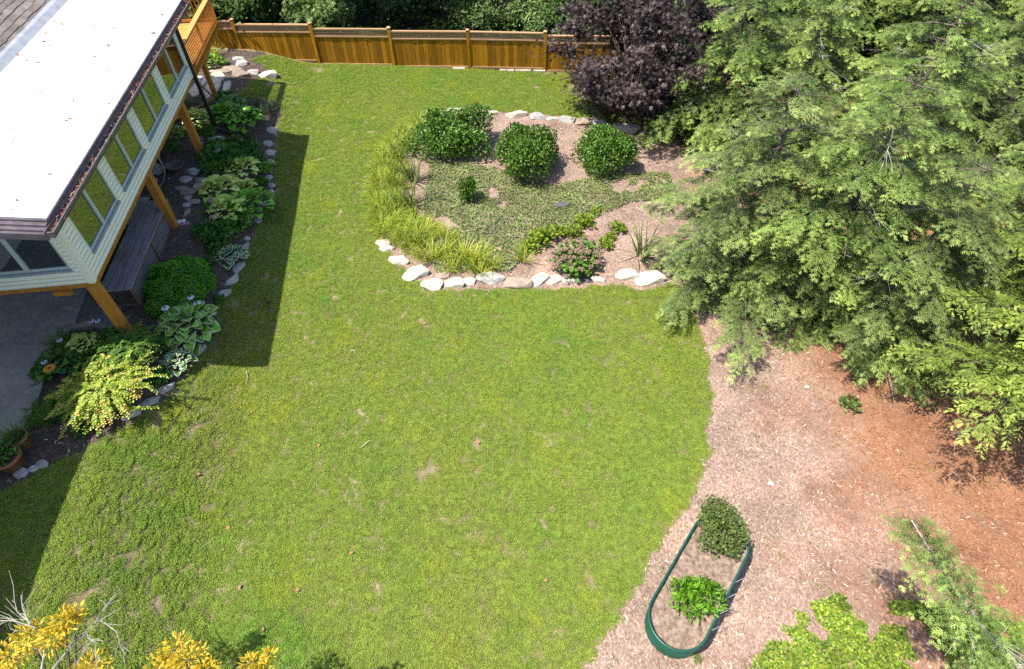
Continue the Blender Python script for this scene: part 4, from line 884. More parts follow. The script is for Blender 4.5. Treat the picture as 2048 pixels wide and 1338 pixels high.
plant('ornamental_grass', clump_blades('fountain', 70, .75, .014, .06, .9, 1.2, 'iris', 67), 498, 278, .95, 'thin fountain grass beside the downspout outlet', 'plant', None, 'blades', stem=False)
plant('ornamental_grass', clump_blades('patiograss', 130, .5, .012, .08, .9, 1.3, 'fern', 68), 128, 690, 1.15, 'fine green grass tuft overhanging the patio', 'plant', None, 'blades', stem=False)
for x, y in [(372, 212), (388, 214), (405, 210), (420, 214), (440, 212), (458, 214), (476, 211), (494, 214), (512, 211), (528, 215), (545, 214), (380, 224), (412, 224), (536, 226), (520, 228)]:
    plant('mondo_grass', clump_blades('mondo', 90, .38, .014, .14, .8, 1.4, 'mondo', 69), x, y, 1., 'dark mondo grass tuft along the step below the deck', 'plant', 'mondo grass tufts', 'blades', stem=False)
plant('leafy_mound', shrub_mesh('mound', 520, .20, 'mound', 95, 6, (1, 1, .55), 1., fill=.4), 448, 320, R(52, 448, 318), 'dark green leafy mound with pink blooms at its edge', 'plant', stem=False)
plant('coneflower', shrub_mesh('cone', 420, .22, 'mound', 96, 6, (1, 1, .7), .6, fill=.5), 440, 482, R(46, 440, 480), 'leafy coneflower clump above the boxwood', 'plant', stem=False)
plant('bedding_plant', shrub_mesh('bedd', 200, .28, 'hosta_green', 97, 4, (1, 1, .7), .6, fill=.5), 533, 342, R(22, 533, 342), 'small green bedding plant by the edging stones', 'plant', stem=False)
for x, y, r, l in [(415, 425, 24, 'small fern below the pale hostas'), (95, 840, 38, 'fern beside the golden shrub'), (70, 826, 30, 'fern leaning over the patio edge'), (400, 262, 28, 'fern behind the downspout foot'), (120, 806, 34, 'fern in the shade of the golden shrub'), (90, 760, 30, 'dark fern at the patio edge'), (300, 715, 22, 'fern between the two variegated hostas'), (265, 672, 26, 'fern at the foot of the corner post')]:
    plant('fern', fern_mesh('fern%d' % (x % 2), 16, 98+x % 2), x, y, R(r, x, y)*1.15, l, 'fern', 'ferns in the house bed', 'fronds', stem=False)
FG = 'low leafy fillers in the house bed'
for x, y, r, mt, w_ in [(420, 345, 22, 'mound', 'against the dark leafy mound'), (425, 335, 20, 'hosta_green', 'between the stone heap and the leafy mound'), (470, 455, 30, 'mound', 'below the whitish hosta'), (490, 450, 24, 'hosta_green', 'under the bright green hosta'), (405, 470, 22, 'mound', 'by the coneflowers over dark mulch'), (500, 300, 24, 'mound', 'between the downspout outlet and the edging'), (515, 320, 22, 'mound', 'behind the small bedding plant'), (470, 290, 20, 'fern', 'beside the downspout elbow'), (520, 375, 22, 'mound', 'next to the small pale hosta'), (435, 505, 24, 'mound', 'between the coneflowers and the boxwood'), (415, 535, 20, 'mound', 'touching the upper side of the boxwood'),
                       (330, 690, 26, 'mound', 'between the corner post and the cream edged hosta'), (300, 690, 26, 'fern', 'in front of the corner post'), (225, 680, 28, 'mound', 'by the brown stones of the gravel end'), (190, 720, 30, 'fern', 'behind the golden shrub'), (160, 735, 28, 'mound', 'between the yellow hosta and the golden shrub'), (150, 780, 30, 'mound', 'beside the orange daisy'), (140, 820, 26, 'fern', 'on the patio side of the golden shrub'), (170, 860, 22, 'mound', 'at the lawn foot of the golden shrub'), (330, 755, 24, 'mound', 'under the white edged hosta'), (440, 600, 14, 'mound', 'on the narrow mulch by the boxwood'), (420, 270, 20, 'mound', 'behind the foot of the downspout'), (450, 200, 20, 'mound', 'among the mondo grass'), (350, 300, 18, 'mound', 'by the inner wooden post'), (505, 240, 22, 'fern', 'near the deck railing shadow')]:
    plant('leafy_filler', shrub_mesh('filler_%s' % mt, 300, .24, mt, 140+len(mt), 5, (1, 1, .6), .7, fill=.5), x, y, R(r, x, y)*1.1, 'low leafy green plant '+w_, 'plant', FG, stem=False)
# flowers: stem, centre, petals
def flower(x, y, h, rad, mat, label, np_=12, group='coneflowers', droop=-.25):
    p = gp(x, y); root = empty('flower', p); tag(root, label, 'flower', group); fb = FB(); az = np.arange(np_)*6.283/np_
    fb.inst(T_OVAL, np.tile([0, 0, h], (np_, 1)), np.stack([np.cos(az), np.sin(az), droop+0*az], 1), np.tile([0, 0, 1.], (np_, 1)), rad, RNG.random(np_), wid=.7); fb.build('petals', LF[mat], root)
    MB().tube([(0, 0, 0), (0, 0, h)], .006, 5).build('stem', MT['bark'], root); MB().lathe([(.0, h+.03), (rad*.22, h+.02), (rad*.28, h-.01), (0, h-.015)], 10).build('centre', MT['stone_dark'], root)
for x, y, l in [(380, 478, 'pink coneflower out over the dark mulch by the bench'), (389, 477, 'pink coneflower out over the dark mulch by the bench'), (440, 462, 'pink coneflower under the whitish hosta'), (436, 430, 'pink coneflower between the pale hostas'), (449, 330, 'pink bloom at the edge of the leafy mound'), (462, 326, 'pink bloom at the edge of the leafy mound')]: flower(x, y, .55, .085, 'petal_pink', l)
flower(128, 768, .55, .13, 'petal_orange', 'orange daisy beside the golden shrub', 14, None, .1)
for x, y in [(138, 702), (200, 665), (212, 664), (108, 746)]: flower(x, y, .4, .08, 'petal_white', 'pale lilac flower among the dark hostas by the patio', 7, 'pale hosta flowers')
for x, y in [(352, 650), (400, 628), (413, 640), (407, 618)]: flower(x, y, .62, .11, 'petal_white', 'white flower spray above the cream edged hosta', 8, 'white hosta flowers')
# round boxwood, clipped lumps
def boxwood():
    g = np.random.default_rng(101); fb = FB(); lob = [((.05, .1, .62), .42), ((.5, .3, .5), .38), ((-.42, .42, .45), .38), ((-.28, -.42, .52), .40), ((.36, -.42, .42), .42), ((-.66, -.05, .30), .34), ((.66, -.1, .34), .36), ((.1, .66, .38), .38), ((-.55, -.75, .26), .34), ((.1, -.8, .24), .36)]
    C_ = np.array([c for c, _ in lob]); R_ = np.array([r for _, r in lob]); n = 26000; pk = g.choice(len(lob), n, p=R_**2/(R_**2).sum()); d = rdir(n, g)
    P = C_[pk]+d*(R_[pk]*g.uniform(.90, 1.04, n)*(1+.05*np.sin(d[:, 0]*9)*np.sin(d[:, 1]*8)))[:, None]
    k = P[:, 2] > .03
    for c, r in lob: k &= np.linalg.norm(P-np.array(c), axis=1) > r*.90
    P, d = P[k], d[k]; m = len(P); fb.inst(T_DIA, P, norm(d*.6+rdir(m, g)*.8+np.array([0, 0, .4])), norm(d+.6*rdir(m, g)), g.uniform(.03, .055, m), g.random(m), wid=.75)
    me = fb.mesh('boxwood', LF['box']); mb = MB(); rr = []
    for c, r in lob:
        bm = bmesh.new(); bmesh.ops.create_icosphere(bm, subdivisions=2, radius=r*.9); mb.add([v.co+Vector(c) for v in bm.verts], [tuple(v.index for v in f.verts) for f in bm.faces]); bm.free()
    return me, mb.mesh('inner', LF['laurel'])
bw, bi = boxwood(); r_ = plant('boxwood', bw, 368, 585, R(64, 368, 575)*1.02, 'clipped lumpy round boxwood next to the bench', 'shrub', None, 'crown', rz=.3); link('inner_twigs', bi, r_, (0, 0, 0), 0, R(64, 368, 575)*1.02)
# golden arching shrub
def arching(key, nb, seed, mat, leaf=.055, lvb=(.0, 1.), spread=1., hgt=.75):
    g = np.random.default_rng(seed); fb = FB(); mb = MB()
    for i in range(nb):
        az = g.uniform(0, 6.28); L = g.uniform(.35, .8)*spread; up = g.uniform(.45, 1.)*hgt; cu = g.normal(0, .45); m = 34; o_ = rdir(1, g)[0]*np.array([.42, .42, 0])*g.random()
        t = np.linspace(.12, 1, m); x = L*t**1.15; z = up*np.sin(np.clip(t*2.15, 0, 3))*(.75+.25*g.random()); a = az+cu*t
        P = np.stack([x*np.cos(a)+o_[0], x*np.sin(a)+o_[1], z], 1); D = norm(np.gradient(P, axis=0)); S = norm(np.cross(D, np.array([0, 0, 1.])))*np.where(np.arange(m) % 2, 1, -1)[:, None]
        X = norm(S+.35*D+.25*rdir(m, g)); N = norm(np.array([0, 0, 1.])+.4*rdir(m, g))
        lv = np.clip(lvb[0]+(lvb[1]-lvb[0])*(.08+.46*g.random(m)+.12*t**2+(.34*(t > .88) if g.random() < .4 else 0)), 0, 1)
        fb.inst(T_OVAL, P, X, N, leaf*g.uniform(.7, 1.3, m)*(1.15-.35*t), lv, wid=.95)
        if i % 3 == 0: mb.tube([P[k] for k in (0, 11, 22, 33)], [.009, .007, .005, .003], 4)
    return fb.mesh(key, LF[mat]), mb.mesh(key+'_twigs', MT['bark'])
a1, a2 = arching('abelia', 330, 111, 'abelia', leaf=.05, spread=1.)
p_ = plant('golden_shrub', a1, 222, 800, R(108, 250, 790), 'golden arching shrub with orange and pink tips spilling onto the lawn', 'shrub', None, 'leaves', stem=False, rz=.2, hz=.8); link('branches', a2, p_, (0, 0, 0), 0, (R(108, 250, 790), R(108, 250, 790), R(108, 250, 790)*.8))
a3, a4 = arching('greenarch', 200, 112, 'sedum', leaf=.055, spread=.9, hgt=.9)
p_ = plant('arching_shrub', a3, 272, 722, R(80, 270, 720), 'green arching shrub in the shade below the corner post', 'shrub', None, 'leaves', stem=False, hz=.9); link('branches', a4, p_, (0, 0, 0), 0, (R(80, 270, 720),)*2+(R(80, 270, 720)*.9,))
# pots
def pot(x, y, rad, h, label, mat='terracotta', bowl=False):
    p = gp(x, y); root = empty('pot' if not bowl else 'clay_bowl', p); tag(root, label, 'pot')
    MB().lathe([(0, .0), (rad*.68, 0), (rad*.95, h*.82), (rad*1.06, h*.82), (rad*1.08, h), (rad*.94, h), (rad*.90, h*.8), (rad*.4, h*.78), (0, h*.78)] if not bowl else [(0, 0), (rad*.6, 0), (rad, h*.85), (rad*1.15, h), (rad*1.08, h*1.05), (rad*.86, h*.7), (rad*.4, h*.5), (0, h*.48)], 28).build('body', MT[mat], root, smooth=True)
    if not bowl: MB().lathe([(0, h*.86), (rad*.5, h*.87), (rad*.91, h*.85)], 20).build('soil', MT['soil'], root)
    return root
r1 = pot(50, 892, .20, .34, 'terracotta pot holding a spray of fine green grass'); q = link('grass_spray', clump_blades('potgrass', 170, .55, .012, .08, 1., 1.2, 'fern', 121), r1, (0, 0, .27), 0, 1.)
r2 = pot(32, 932, .25, .36, 'wide terracotta pot with a bushy dark green plant'); q = link('foliage', shrub_mesh('potbush', 520, .18, 'mound', 122, 5, (1, 1, .7), .7, fill=.5), r2, (-.08, 0, .28), 0, .38)
pot(354, 340, .24, .2, 'empty worn clay bowl on the dark mulch by the flagstones', 'clay_bowl', True)
tag(MB().box(-.11, .11, -.07, .07, 0, .03).build('paver', MT['white_plastic'], None, loc=tuple(gp(364, 445)+[0, 0, .02]), rz=.3), 'small whitish paver by the bench foot', 'paver')

# ------------------------------------------------------------------ raised planter
ZR = float(zg(3.3, 4.2))+.5
c1, c2 = at(1358, 1237, ZR), at(1440, 1083, ZR); PR = .5*np.linalg.norm(at(1297, 1230, ZR)-at(1419, 1246, ZR))
c1[2] = c2[2] = 0; pc = (c1+c2)/2; ax_ = c2-c1; HLN = np.linalg.norm(ax_)/2; prz = math.atan2(ax_[1], ax_[0]); zb = float(zg(pc[0], pc[1]))-.04
planter = empty('raised_planter', (pc[0], pc[1], zb), prz); tag(planter, 'green metal raised planter with rounded ends on the mulch', 'planter')
def stadium(r, n=26, corr=0.):
    pts = []
    for s, a0 in ((1, -math.pi/2), (-1, math.pi/2)):
        for i in range(n+1): t = a0+math.pi*i/n; pts.append((s*HLN+r*math.cos(t), r*math.sin(t)))
        m = 22; y = r if s == 1 else -r
        for i in range(1, m): pts.append((s*HLN*(1-2*i/m), y))
    return pts
hh = ZR-zb
def ring(name, r, z0, z1, th, mat, corr=0):
    A_, B_ = stadium(r), stadium(r-th); n = len(A_); mb = MB()
    if corr: A_ = [(x*(1+corr*(-1)**i), y*(1+corr*(-1)**i)) for i, (x, y) in enumerate(A_)]
    mb.add([(x, y, z0) for x, y in A_]+[(x, y, z1) for x, y in A_]+[(x, y, z1) for x, y in B_]+[(x, y, z0) for x, y in B_],
           [(k*n+i, k*n+(i+1) % n, (k+1)*n+(i+1) % n, (k+1)*n+i) for k in range(3) for i in range(n)]); return mb.build(name, mat, planter, smooth=True)
ring('wall', PR, -.05, hh-.012, .012, MT['green_steel'], .004); ring('liner', PR-.016, .1, hh-.013, .006, MT['bare_steel']); ring('rim', PR+.018, hh-.0115, hh+.008, .042, MT['green_steel'])
s_ = stadium(PR-.03); MB().add([(x, y, hh-.10+.02*math.sin(i)) for i, (x, y) in enumerate(s_)]+[(0, 0, hh-.07)], [(i, (i+1) % len(s_), len(s_)) for i in range(len(s_))]).build('soil', MT['planter_soil'], planter)
mb = MB()
for k in range(4):
    x = -HLN+.15+k*.34; mb.tube([(x, -PR-.01, hh), (x+.12, -PR-.10, hh+.08), (x+.28, -PR-.16, hh-.05), (x+.30, -PR-.18, .06)], .004, 4)
mb.build('wire', MT['bare_steel'], planter)
for i in range(5): MB().lathe([(0, .02), (.012, .012), (.014, 0)], 8).build('bolt', MT['bare_steel'], planter, loc=(-HLN+.1+i*.36, PR+.012, hh-.02))
def planter_plant(name, me, x, y, s, label, hz=1.):
    p = at(x, y, ZR-.08); r = empty(name, p); tag(r, label, 'plant'); link('foliage', me, r, (0, 0, 0), .4, (s, s, s*hz)); MB().tube([(0, 0, -.05), (0, 0, s*.4)], .02, 5).build('stem', MT['bark'], r)
planter_plant('trailing_plant', shrub_mesh('trail', 2600, .085, 'planter_grey', 131, 8, (.85, 1.05, .62), .9, fill=.35), 1440, 1075, .62, 'grey green trailing plant filling the far end of the raised planter')
planter_plant('trailing_plant', shrub_mesh('trail2', 1300, .10, 'planter_grey', 133, 6, (1.1, .9, .55), .9, fill=.35), 1428, 1025, .44, 'grey green shoots tumbling over the end of the raised planter')
planter_plant('leafy_plant', shrub_mesh('bright', 620, .24, 'planter_green', 132, 7, (1, 1, .75), .38, fill=.5), 1385, 1205, .52, 'bright green leafy plant in the raised planter')

# ------------------------------------------------------------------ trees
def conifer(key, H_, R_, nl, seed, mat, tpl, spray=(.30, .55), prof=.75, z0=.04, droop=.38, lift=.12, step=.15, lvb=0., dead=10, upsweep=0., dens=1., path=None):
    """trunk with whorled limbs, every limb carrying flat sprays; returns crown and wood meshes"""
    g = np.random.default_rng(seed); fb = FB(); mb = MB(); O, X, N, S, LV = [], [], [], [], []
    path = path or (lambda t: np.array([.05*math.sin(t*3+seed)*R_, .05*math.cos(t*2.3+seed)*R_, t*H_]))
    tp = [path(t) for t in np.linspace(0, 1, 9)]; mb.tube(tp, list(np.linspace(.022*H_+.02, .008, 9)), 7)
    for i in range(nl):
        t = z0+(.985-z0)*((i+g.random()*.6)/nl); az = i*2.39996+g.normal(0, .3); L = (R_*(1-t)**prof*g.uniform(.68, 1.12)+.16)
        if t < .25: L *= .85+.5*t
        m = max(4, int(L/step)+2); s = np.linspace(0, 1, 12); dz = lift*(1-t*.3)*s-droop*s**1.8*(1-.65*t)+upsweep*s**2
        a = az+g.normal(0, .2)*s; b0 = path(t)
        B = np.stack([b0[0]+L*s*np.cos(a), b0[1]+L*s*np.sin(a), b0[2]+L*dz], 1)
        mb.tube([B[0], B[4], B[8], B[11]], [.012+.016*L*.5, .010+.005*L, .008, .004], 4, cap=False)
        for side in (-1, 1, 0):
            k = m if side else 1; u = np.linspace(.16, 1, k)+g.normal(0, .03, k) if side else np.array([.93]); u = np.clip(u, .05, 1)
            if side and dens < 1: u = u[g.random(k) < dens]; k = len(u)
            if k == 0: continue
            P = np.stack([np.interp(u, s, B[:, j]) for j in range(3)], 1); D = np.stack([np.cos(az)+0*u, np.sin(az)+0*u, np.gradient(dz)[5]*11+0*u-.15], 1)
            Sd = np.stack([-np.sin(az)+0*u, np.cos(az)+0*u, 0*u], 1)*side; an = g.uniform(.7, 1.15, k)[:, None]
            x = norm(D*np.cos(an)+Sd*np.sin(an)+g.normal(0, .16, (k, 3))-np.array([0, 0, .12])) if side else norm(D+g.normal(0, .1, (k, 3)))
            O.append(P); X.append(x); N.append(norm(np.array([0, 0, 1.])+g.normal(0, .28, (k, 3)))); sz = g.uniform(*spray, k)*(1.12-.45*u)*(.45+.55*min(1, L/1.2)); S.append(sz*(1.25 if side == 0 else 1)); LV.append(np.clip(lvb+.15+.35*u+g.normal(0, .14, k), 0, 1))
    O, X, N, S, LV = map(np.concatenate, (O, X, N, S, LV)); pk = g.integers(0, len(tpl), len(O))
    for j, tt in enumerate(tpl): q = pk == j; fb.inst(tt, O[q], X[q], N[q], S[q], LV[q])
    md = MB()
    for i in range(dead):
        az = g.uniform(0, 6.28); t = g.uniform(.08, .75); b = path(t); L = R_*(1-t)**.8*g.uniform(.5, .85); d = np.array([math.cos(az), math.sin(az), g.uniform(-.1, .25)])
        e = b+d*L; md.tube([b, b+d*L*.5+[0, 0, .04], e], [.012, .009, .004], 4)
        for j in range(5):
            f = g.uniform(.45, .95); c = b+d*L*f; dd = d+g.normal(0, .55, 3); md.tube([c, c+dd*.16, c+dd*.3+g.normal(0, .03, 3)], [.005, .004, .002], 3)
    return fb.mesh(key, LF[mat]), mb.mesh(key+'_wood', MT['bark'], True), (md.mesh(key+'_dead', MT['twig_grey']) if dead else None)
def tree(name, parts, loc, label, cat='tree', group=None, rz=0., sc=1.):
    root = empty(name, loc, rz); tag(root, label, cat, group)
    for nm, me in zip(('crown', 'trunk', 'bare_twigs'), parts):
        if me: q = link(nm, me, root, (0, 0, 0), 0, sc); (tag(q, kind='stuff') if nm == 'bare_twigs' else 0)
    return root
HK = 'hemlocks along the mulch'
def mini_tpl(seed, n=3, a0=38, a1=62, wd=.105):
    r = random.Random(seed); lst = []; lv = []
    for i in range(n):
        x = .12+.72*i/n
        for sg in (-1, 1):
            a = math.radians(r.uniform(a0, a1)); lst.append(((x, 0, -.06*x), (math.cos(a), sg*math.sin(a), r.uniform(-.3, .05)), r.uniform(.34, .52)*(1.1-.4*x), wd, .012)); lv.append(r.uniform(-.12, .12))
    lst.append(((0, 0, 0), (1, 0, -.12), 1., .10, .012)); lv.append(.08)
    return diamonds(lst, lv)
MINI = [mini_tpl(1), mini_tpl(2), mini_tpl(3)]
def hemlock(key, H_, R_, nl, seed, mat, prof=.6, droop=.42, lift=.14, z0=.03, dead=14, gap=.5, path=None, tpl=MINI, mini=(.13, .24), wood='bark', per=5):
    """trunk > limbs > drooping branchlets > fine sprays, thicker towards the limb ends so the inside stays open"""
    g = np.random.default_rng(seed); fb = FB(); mb = MB(); O, X, N, S, LV = [], [], [], [], []
    path = path or (lambda t: np.array([.06*math.sin(t*3+seed)*R_, .06*math.cos(t*2.3+seed)*R_, t*H_]))
    mb.tube([path(t) for t in np.linspace(0, 1, 9)], list(np.linspace(.020*H_+.02, .006, 9)), 7)
    for i in range(nl):
        wh = i//per; t = z0+(.985-z0)*min(1, (wh+.35*g.random())/max(1, (nl//per))); az = i*6.283/per+wh*1.3+g.normal(0, .3)
        L = (R_*(1-t)**prof*g.choice([.62, .8, .95, 1.05, 1.2])*g.uniform(.9, 1.1)+.14)*(.8+.2*min(1, t*5))
        tone = g.normal(0, .10); s = np.linspace(0, 1, 14); dr = droop*g.uniform(.7, 1.3)
        dz = lift*s-dr*s**1.9*(1-.6*t); a = az+g.normal(0, .25)*s; b0 = path(t)
        B = np.stack([b0[0]+L*s*np.cos(a), b0[1]+L*s*np.sin(a), b0[2]+L*dz], 1)
        mb.tube([B[0], B[4], B[9], B[13]], [.010+.012*L, .008+.005*L, .007, .003], 4, cap=False)
        nb = max(3, int(L/.11)); us = np.clip(np.linspace(.22 if L > .7 else .1, 1., nb)+g.normal(0, .02, nb), .05, 1.)
        for j, u in enumerate(us):
            side = 1 if j % 2 else -1; P0 = np.array([np.interp(u, s, B[:, k]) for k in range(3)]); k0 = min(12, int(u*13)); T_ = norm(B[k0+1]-B[k0])
            sd = norm(np.cross(T_, np.array([0, 0, 1.])))*side; an = g.uniform(.55, 1.05)*(1 if u < .97 else .1)
            D = norm(T_*math.cos(an)+sd*math.sin(an)+g.normal(0, .10, 3)); bl = (.16+.42*L*.50*math.sin(math.pi*min(.95, .25+.62*u)))*g.uniform(.6, 1.2)
            m = max(3, int(bl/.062)); v = np.linspace(.12, 1, m); Q = P0+D*(bl*v)[:, None]+np.array([0, 0, -1.])*(bl*.30*v**2)[:, None]
            for sg in (-1, 1):
                S2 = norm(np.cross(D, np.array([0, 0, 1.])))*sg; a2 = g.uniform(.5, 1.1, m)[:, None]
                x = norm(D*np.cos(a2)+S2*np.sin(a2)+g.normal(0, .18, (m, 3))+np.array([0, 0, -.16]))
                O.append(Q); X.append(x); N.append(norm(np.array([0, 0, 1.])+g.normal(0, .24, (m, 3)))); S.append(g.uniform(*mini, m)*(1.15-.45*v)); LV.append(np.clip(.02+tone+.36*u+.36*v**2+g.normal(0, .09, m), 0, 1))  # LV paints inner shade and sunlit tips into the spray colour
    O, X, N, S, LV = map(np.concatenate, (O, X, N, S, LV)); pk = g.integers(0, len(tpl), len(O))
    for j, tt in enumerate(tpl): q = pk == j; fb.inst(tt, O[q], X[q], N[q], S[q], LV[q])
    md = MB()
    for i in range(dead):
        az = g.uniform(0, 6.28); t = g.uniform(.06, .8); b = path(t); L = R_*(1-t)**.6*g.uniform(.6, 1.02); d = np.array([math.cos(az), math.sin(az), g.uniform(-.05, .18)])
        e = b+d*L+[0, 0, -.12*L]; md.tube([b, b+d*L*.5+[0, 0, .05], e], [.014, .011, .005], 4)
        for j in range(8):
            f = g.uniform(.45, .98); c = b+d*L*f+[0, 0, -.1*L*f*f]; dd = d+g.normal(0, .6, 3); md.tube([c, c+dd*.16, c+dd*.3+g.normal(0, .04, 3)], [.006, .005, .003], 3)
    return fb.mesh(key, LF[mat]), mb.mesh(key+'_wood', MT[wood], True), (md.mesh(key+'_dead', MT['twig_grey']) if dead else None)
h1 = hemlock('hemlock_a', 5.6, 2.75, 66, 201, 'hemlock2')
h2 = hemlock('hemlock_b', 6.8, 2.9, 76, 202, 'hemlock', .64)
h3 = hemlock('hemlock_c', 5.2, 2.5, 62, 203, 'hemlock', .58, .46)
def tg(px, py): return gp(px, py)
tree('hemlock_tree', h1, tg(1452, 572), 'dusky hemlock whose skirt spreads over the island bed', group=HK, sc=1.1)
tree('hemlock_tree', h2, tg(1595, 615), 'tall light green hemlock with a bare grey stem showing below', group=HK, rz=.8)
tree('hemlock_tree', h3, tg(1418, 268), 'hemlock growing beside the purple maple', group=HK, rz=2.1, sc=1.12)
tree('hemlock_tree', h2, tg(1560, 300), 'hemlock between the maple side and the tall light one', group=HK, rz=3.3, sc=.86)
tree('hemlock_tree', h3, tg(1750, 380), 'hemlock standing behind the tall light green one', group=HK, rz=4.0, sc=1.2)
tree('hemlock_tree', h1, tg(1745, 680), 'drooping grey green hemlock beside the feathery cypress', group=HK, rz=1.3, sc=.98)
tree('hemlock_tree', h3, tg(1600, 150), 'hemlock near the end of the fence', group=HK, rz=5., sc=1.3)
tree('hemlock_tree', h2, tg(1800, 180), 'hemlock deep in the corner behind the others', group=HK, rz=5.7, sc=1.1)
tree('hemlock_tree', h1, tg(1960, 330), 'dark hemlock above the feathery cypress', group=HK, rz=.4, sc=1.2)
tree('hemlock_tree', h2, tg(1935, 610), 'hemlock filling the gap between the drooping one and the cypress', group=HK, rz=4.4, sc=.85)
for x, y, rz, sc, l in [(15.5, 27.5, .7, 1.2, 'hemlock far back beyond the corner hemlock'), (20, 27, 2.2, 1.2, 'hemlock at the outer end of the grove'), (18, 33, 4.1, 1.3, 'farthest hemlock of the grove'), (23, 34, 1.1, 1.4, 'large hemlock behind the outer end of the grove'), (12, 32, 3.1, 1.2, 'hemlock behind the dark bush in the corner')]:
    tree('hemlock_tree', h2, (x, y, float(zg(x, y))), l, group=HK, rz=rz, sc=sc)
tree('hemlock_tree', h3, tg(2060, 120), 'hemlock at the far side of the mulch', group=HK, rz=2.9, sc=1.3)
CMINI = [mini_tpl(s, 5, 18, 40, .06) for s in (11, 12, 13)]
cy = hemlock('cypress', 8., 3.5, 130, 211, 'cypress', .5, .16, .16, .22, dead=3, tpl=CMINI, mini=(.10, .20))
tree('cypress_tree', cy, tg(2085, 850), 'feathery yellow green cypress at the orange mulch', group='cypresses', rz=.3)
tree('cypress_tree', cy, tg(2120, 560), 'yellow green cypress beside the drooping hemlock', group='cypresses', rz=2.2, sc=.85)
# leaning young hemlock by the vines
b0 = gp(2130, 1480); pth = [b0, at(2040, 1352, 1.3), at(1955, 1240, 2.3), at(1880, 1135, 3.0), at(1823, 1040, 3.45)]
def lean(t):
    k = min(3, int(t*4)); f = t*4-k; return pth[k]*(1-f)+pth[k+1]*f-b0
yh = hemlock('young_hemlock', 4.6, .55, 60, 221, 'hemlock', .62, .3, .12, .2, dead=5, path=lean, wood='twig_grey', mini=(.09, .17))
tree('leaning_hemlock', (yh[0], MB().tube([lean(t) for t in np.linspace(0, 1, 9)], list(np.linspace(.05, .008, 9)), 7).mesh('pale_trunk', MT['twig_grey'], True), yh[2]), b0, 'young hemlock leaning over the vines on a pale bare stem', 'tree')
# broadleaf crowns
def broad_tree(key, H_, R_, n, leaf, mat, seed, tpl=T_OVAL, base=.25, clumps=60, shape=(1, 1, .8), spread=.26, trunk=.09, droop=.0, wid=.8, flare=0.):
    g = np.random.default_rng(seed); fb = FB(); mb = MB(); c0 = np.array([0, 0, H_*(base+(1-base)*.5)]); hz = H_*(1-base)*.5
    d = rdir(clumps, g); q = g.uniform(.45, 1., clumps)**.5*(g.uniform(.86, 1.16, clumps) if flare else 1.); C_ = c0+d*q[:, None]*np.array([R_*shape[0], R_*shape[1], hz])
    C_[:, 2] -= droop*np.hypot(C_[:, 0], C_[:, 1])**2/R_
    if flare: C_[:, :2] *= (1-flare+flare*np.clip(C_[:, 2:3]/H_*1.7, 0, 1))
    fork = np.array([0, 0, max(.3, H_*base)]); mb.tube([(0, 0, -.1), (.03, .02, H_*base*.5), fork], [trunk*1.3, trunk, trunk*.8], 8)
    for c in C_[::2]:
        m_ = fork*.45+c*.55+np.array([0, 0, .12*H_*.3]); mb.tube([fork, m_, c], [trunk*.45, trunk*.25, .008], 5, cap=False)
    per = n//clumps
    for c, dd in zip(C_, d):
        a = rdir(per, g)*np.abs(g.normal(0, 1, per))[:, None]*R_*spread*np.array([1, 1, .55]); P = c+a
        X = norm(rdir(per, g)+np.array([0, 0, -.25])+.5*norm(a)); N = norm(np.array([0, 0, 1.])+.65*rdir(per, g)+.35*dd)
        fb.inst(tpl, P, X, N, leaf*g.uniform(.65, 1.25, per), np.clip(g.random(per)*.65+.25*(a[:, 2] > 0)+.1*g.normal(), 0, 1), wid=wid)
    return fb.mesh(key, LF[mat]), mb.mesh(key+'_wood', MT['bark'], True)
mp_ = broad_tree('purple_maple', 4.6, 3.3, 30000, .14, 'maple', 231, T_STAR, .02, 170, (1, 1, 1), .13, .08, 0., flare=.45)
tree('purple_maple', mp_, gp(1266, 226), 'purple leaved maple overhanging the end of the fence', 'tree')
BT = 'trees beyond the fence'
b1 = broad_tree('bt_a', 2.4, 2.2, 9000, .17, 'broad', 241, T_OVAL, .12, 90, (1, .8, 1), .17)
b2 = broad_tree('bt_b', 2.6, 2.0, 6000, .22, 'broad_pale', 242, T_STAR, .15, 70, (1, .8, 1), .17)
b3 = broad_tree('bt_c', 2.3, 2.1, 9000, .17, 'broad_pale', 243, T_OVAL, .15, 80, (1, .8, 1), .17, wid=.45)
for x, y, pr__, rz, sc, l in [(-11.8, 27.6, b1, 0, 1.0, 'dark bush behind the fence at the deck corner'), (-10.2, 29.5, b1, 2.5, 1.1, 'dark bush behind the pale maple leaved one'), (-8.0, 28.6, b2, 1, .95, 'pale maple leaved bush behind the fence near the deck'), (-5.6, 30.6, b1, 2, 1.0, 'dark bush set back in the shade behind the fence'),
                              (-3.2, 31.2, b2, 4, .9, 'pale bush far back in the shade'), (-.4, 29.3, b3, .5, 1.05, 'willow leaved pale bush behind the middle of the fence'), (1.6, 28.6, b3, 2.2, .8, 'smaller willow leaved bush close to the fence'), (3.2, 28.2, b1, 4.2, .9, 'deep green bush behind the fence beside the purple maple'),
                              (5.6, 30, b1, 5.2, 1.2, 'dark bush rising behind the purple maple'), (9.5, 29.5, b1, 2.7, 1.3, 'dark bush behind the hemlock corner'), (-14, 32, b2, 3, 1.3, 'pale bush far behind the deck'), (14, 31, b1, 1.7, 1.5, 'dark bush behind the far hemlocks')]:
    tree('broadleaf_bush', pr__, (x, y, float(zg(x, y))-.05), l, 'bush', group='bushes beyond the fence', rz=rz, sc=sc)
b4 = broad_tree('bt_d', 8.5, 3.4, 9000, .3, 'broad', 245, T_OVAL, .35, 60, (1, 1, 1), .2, .14)
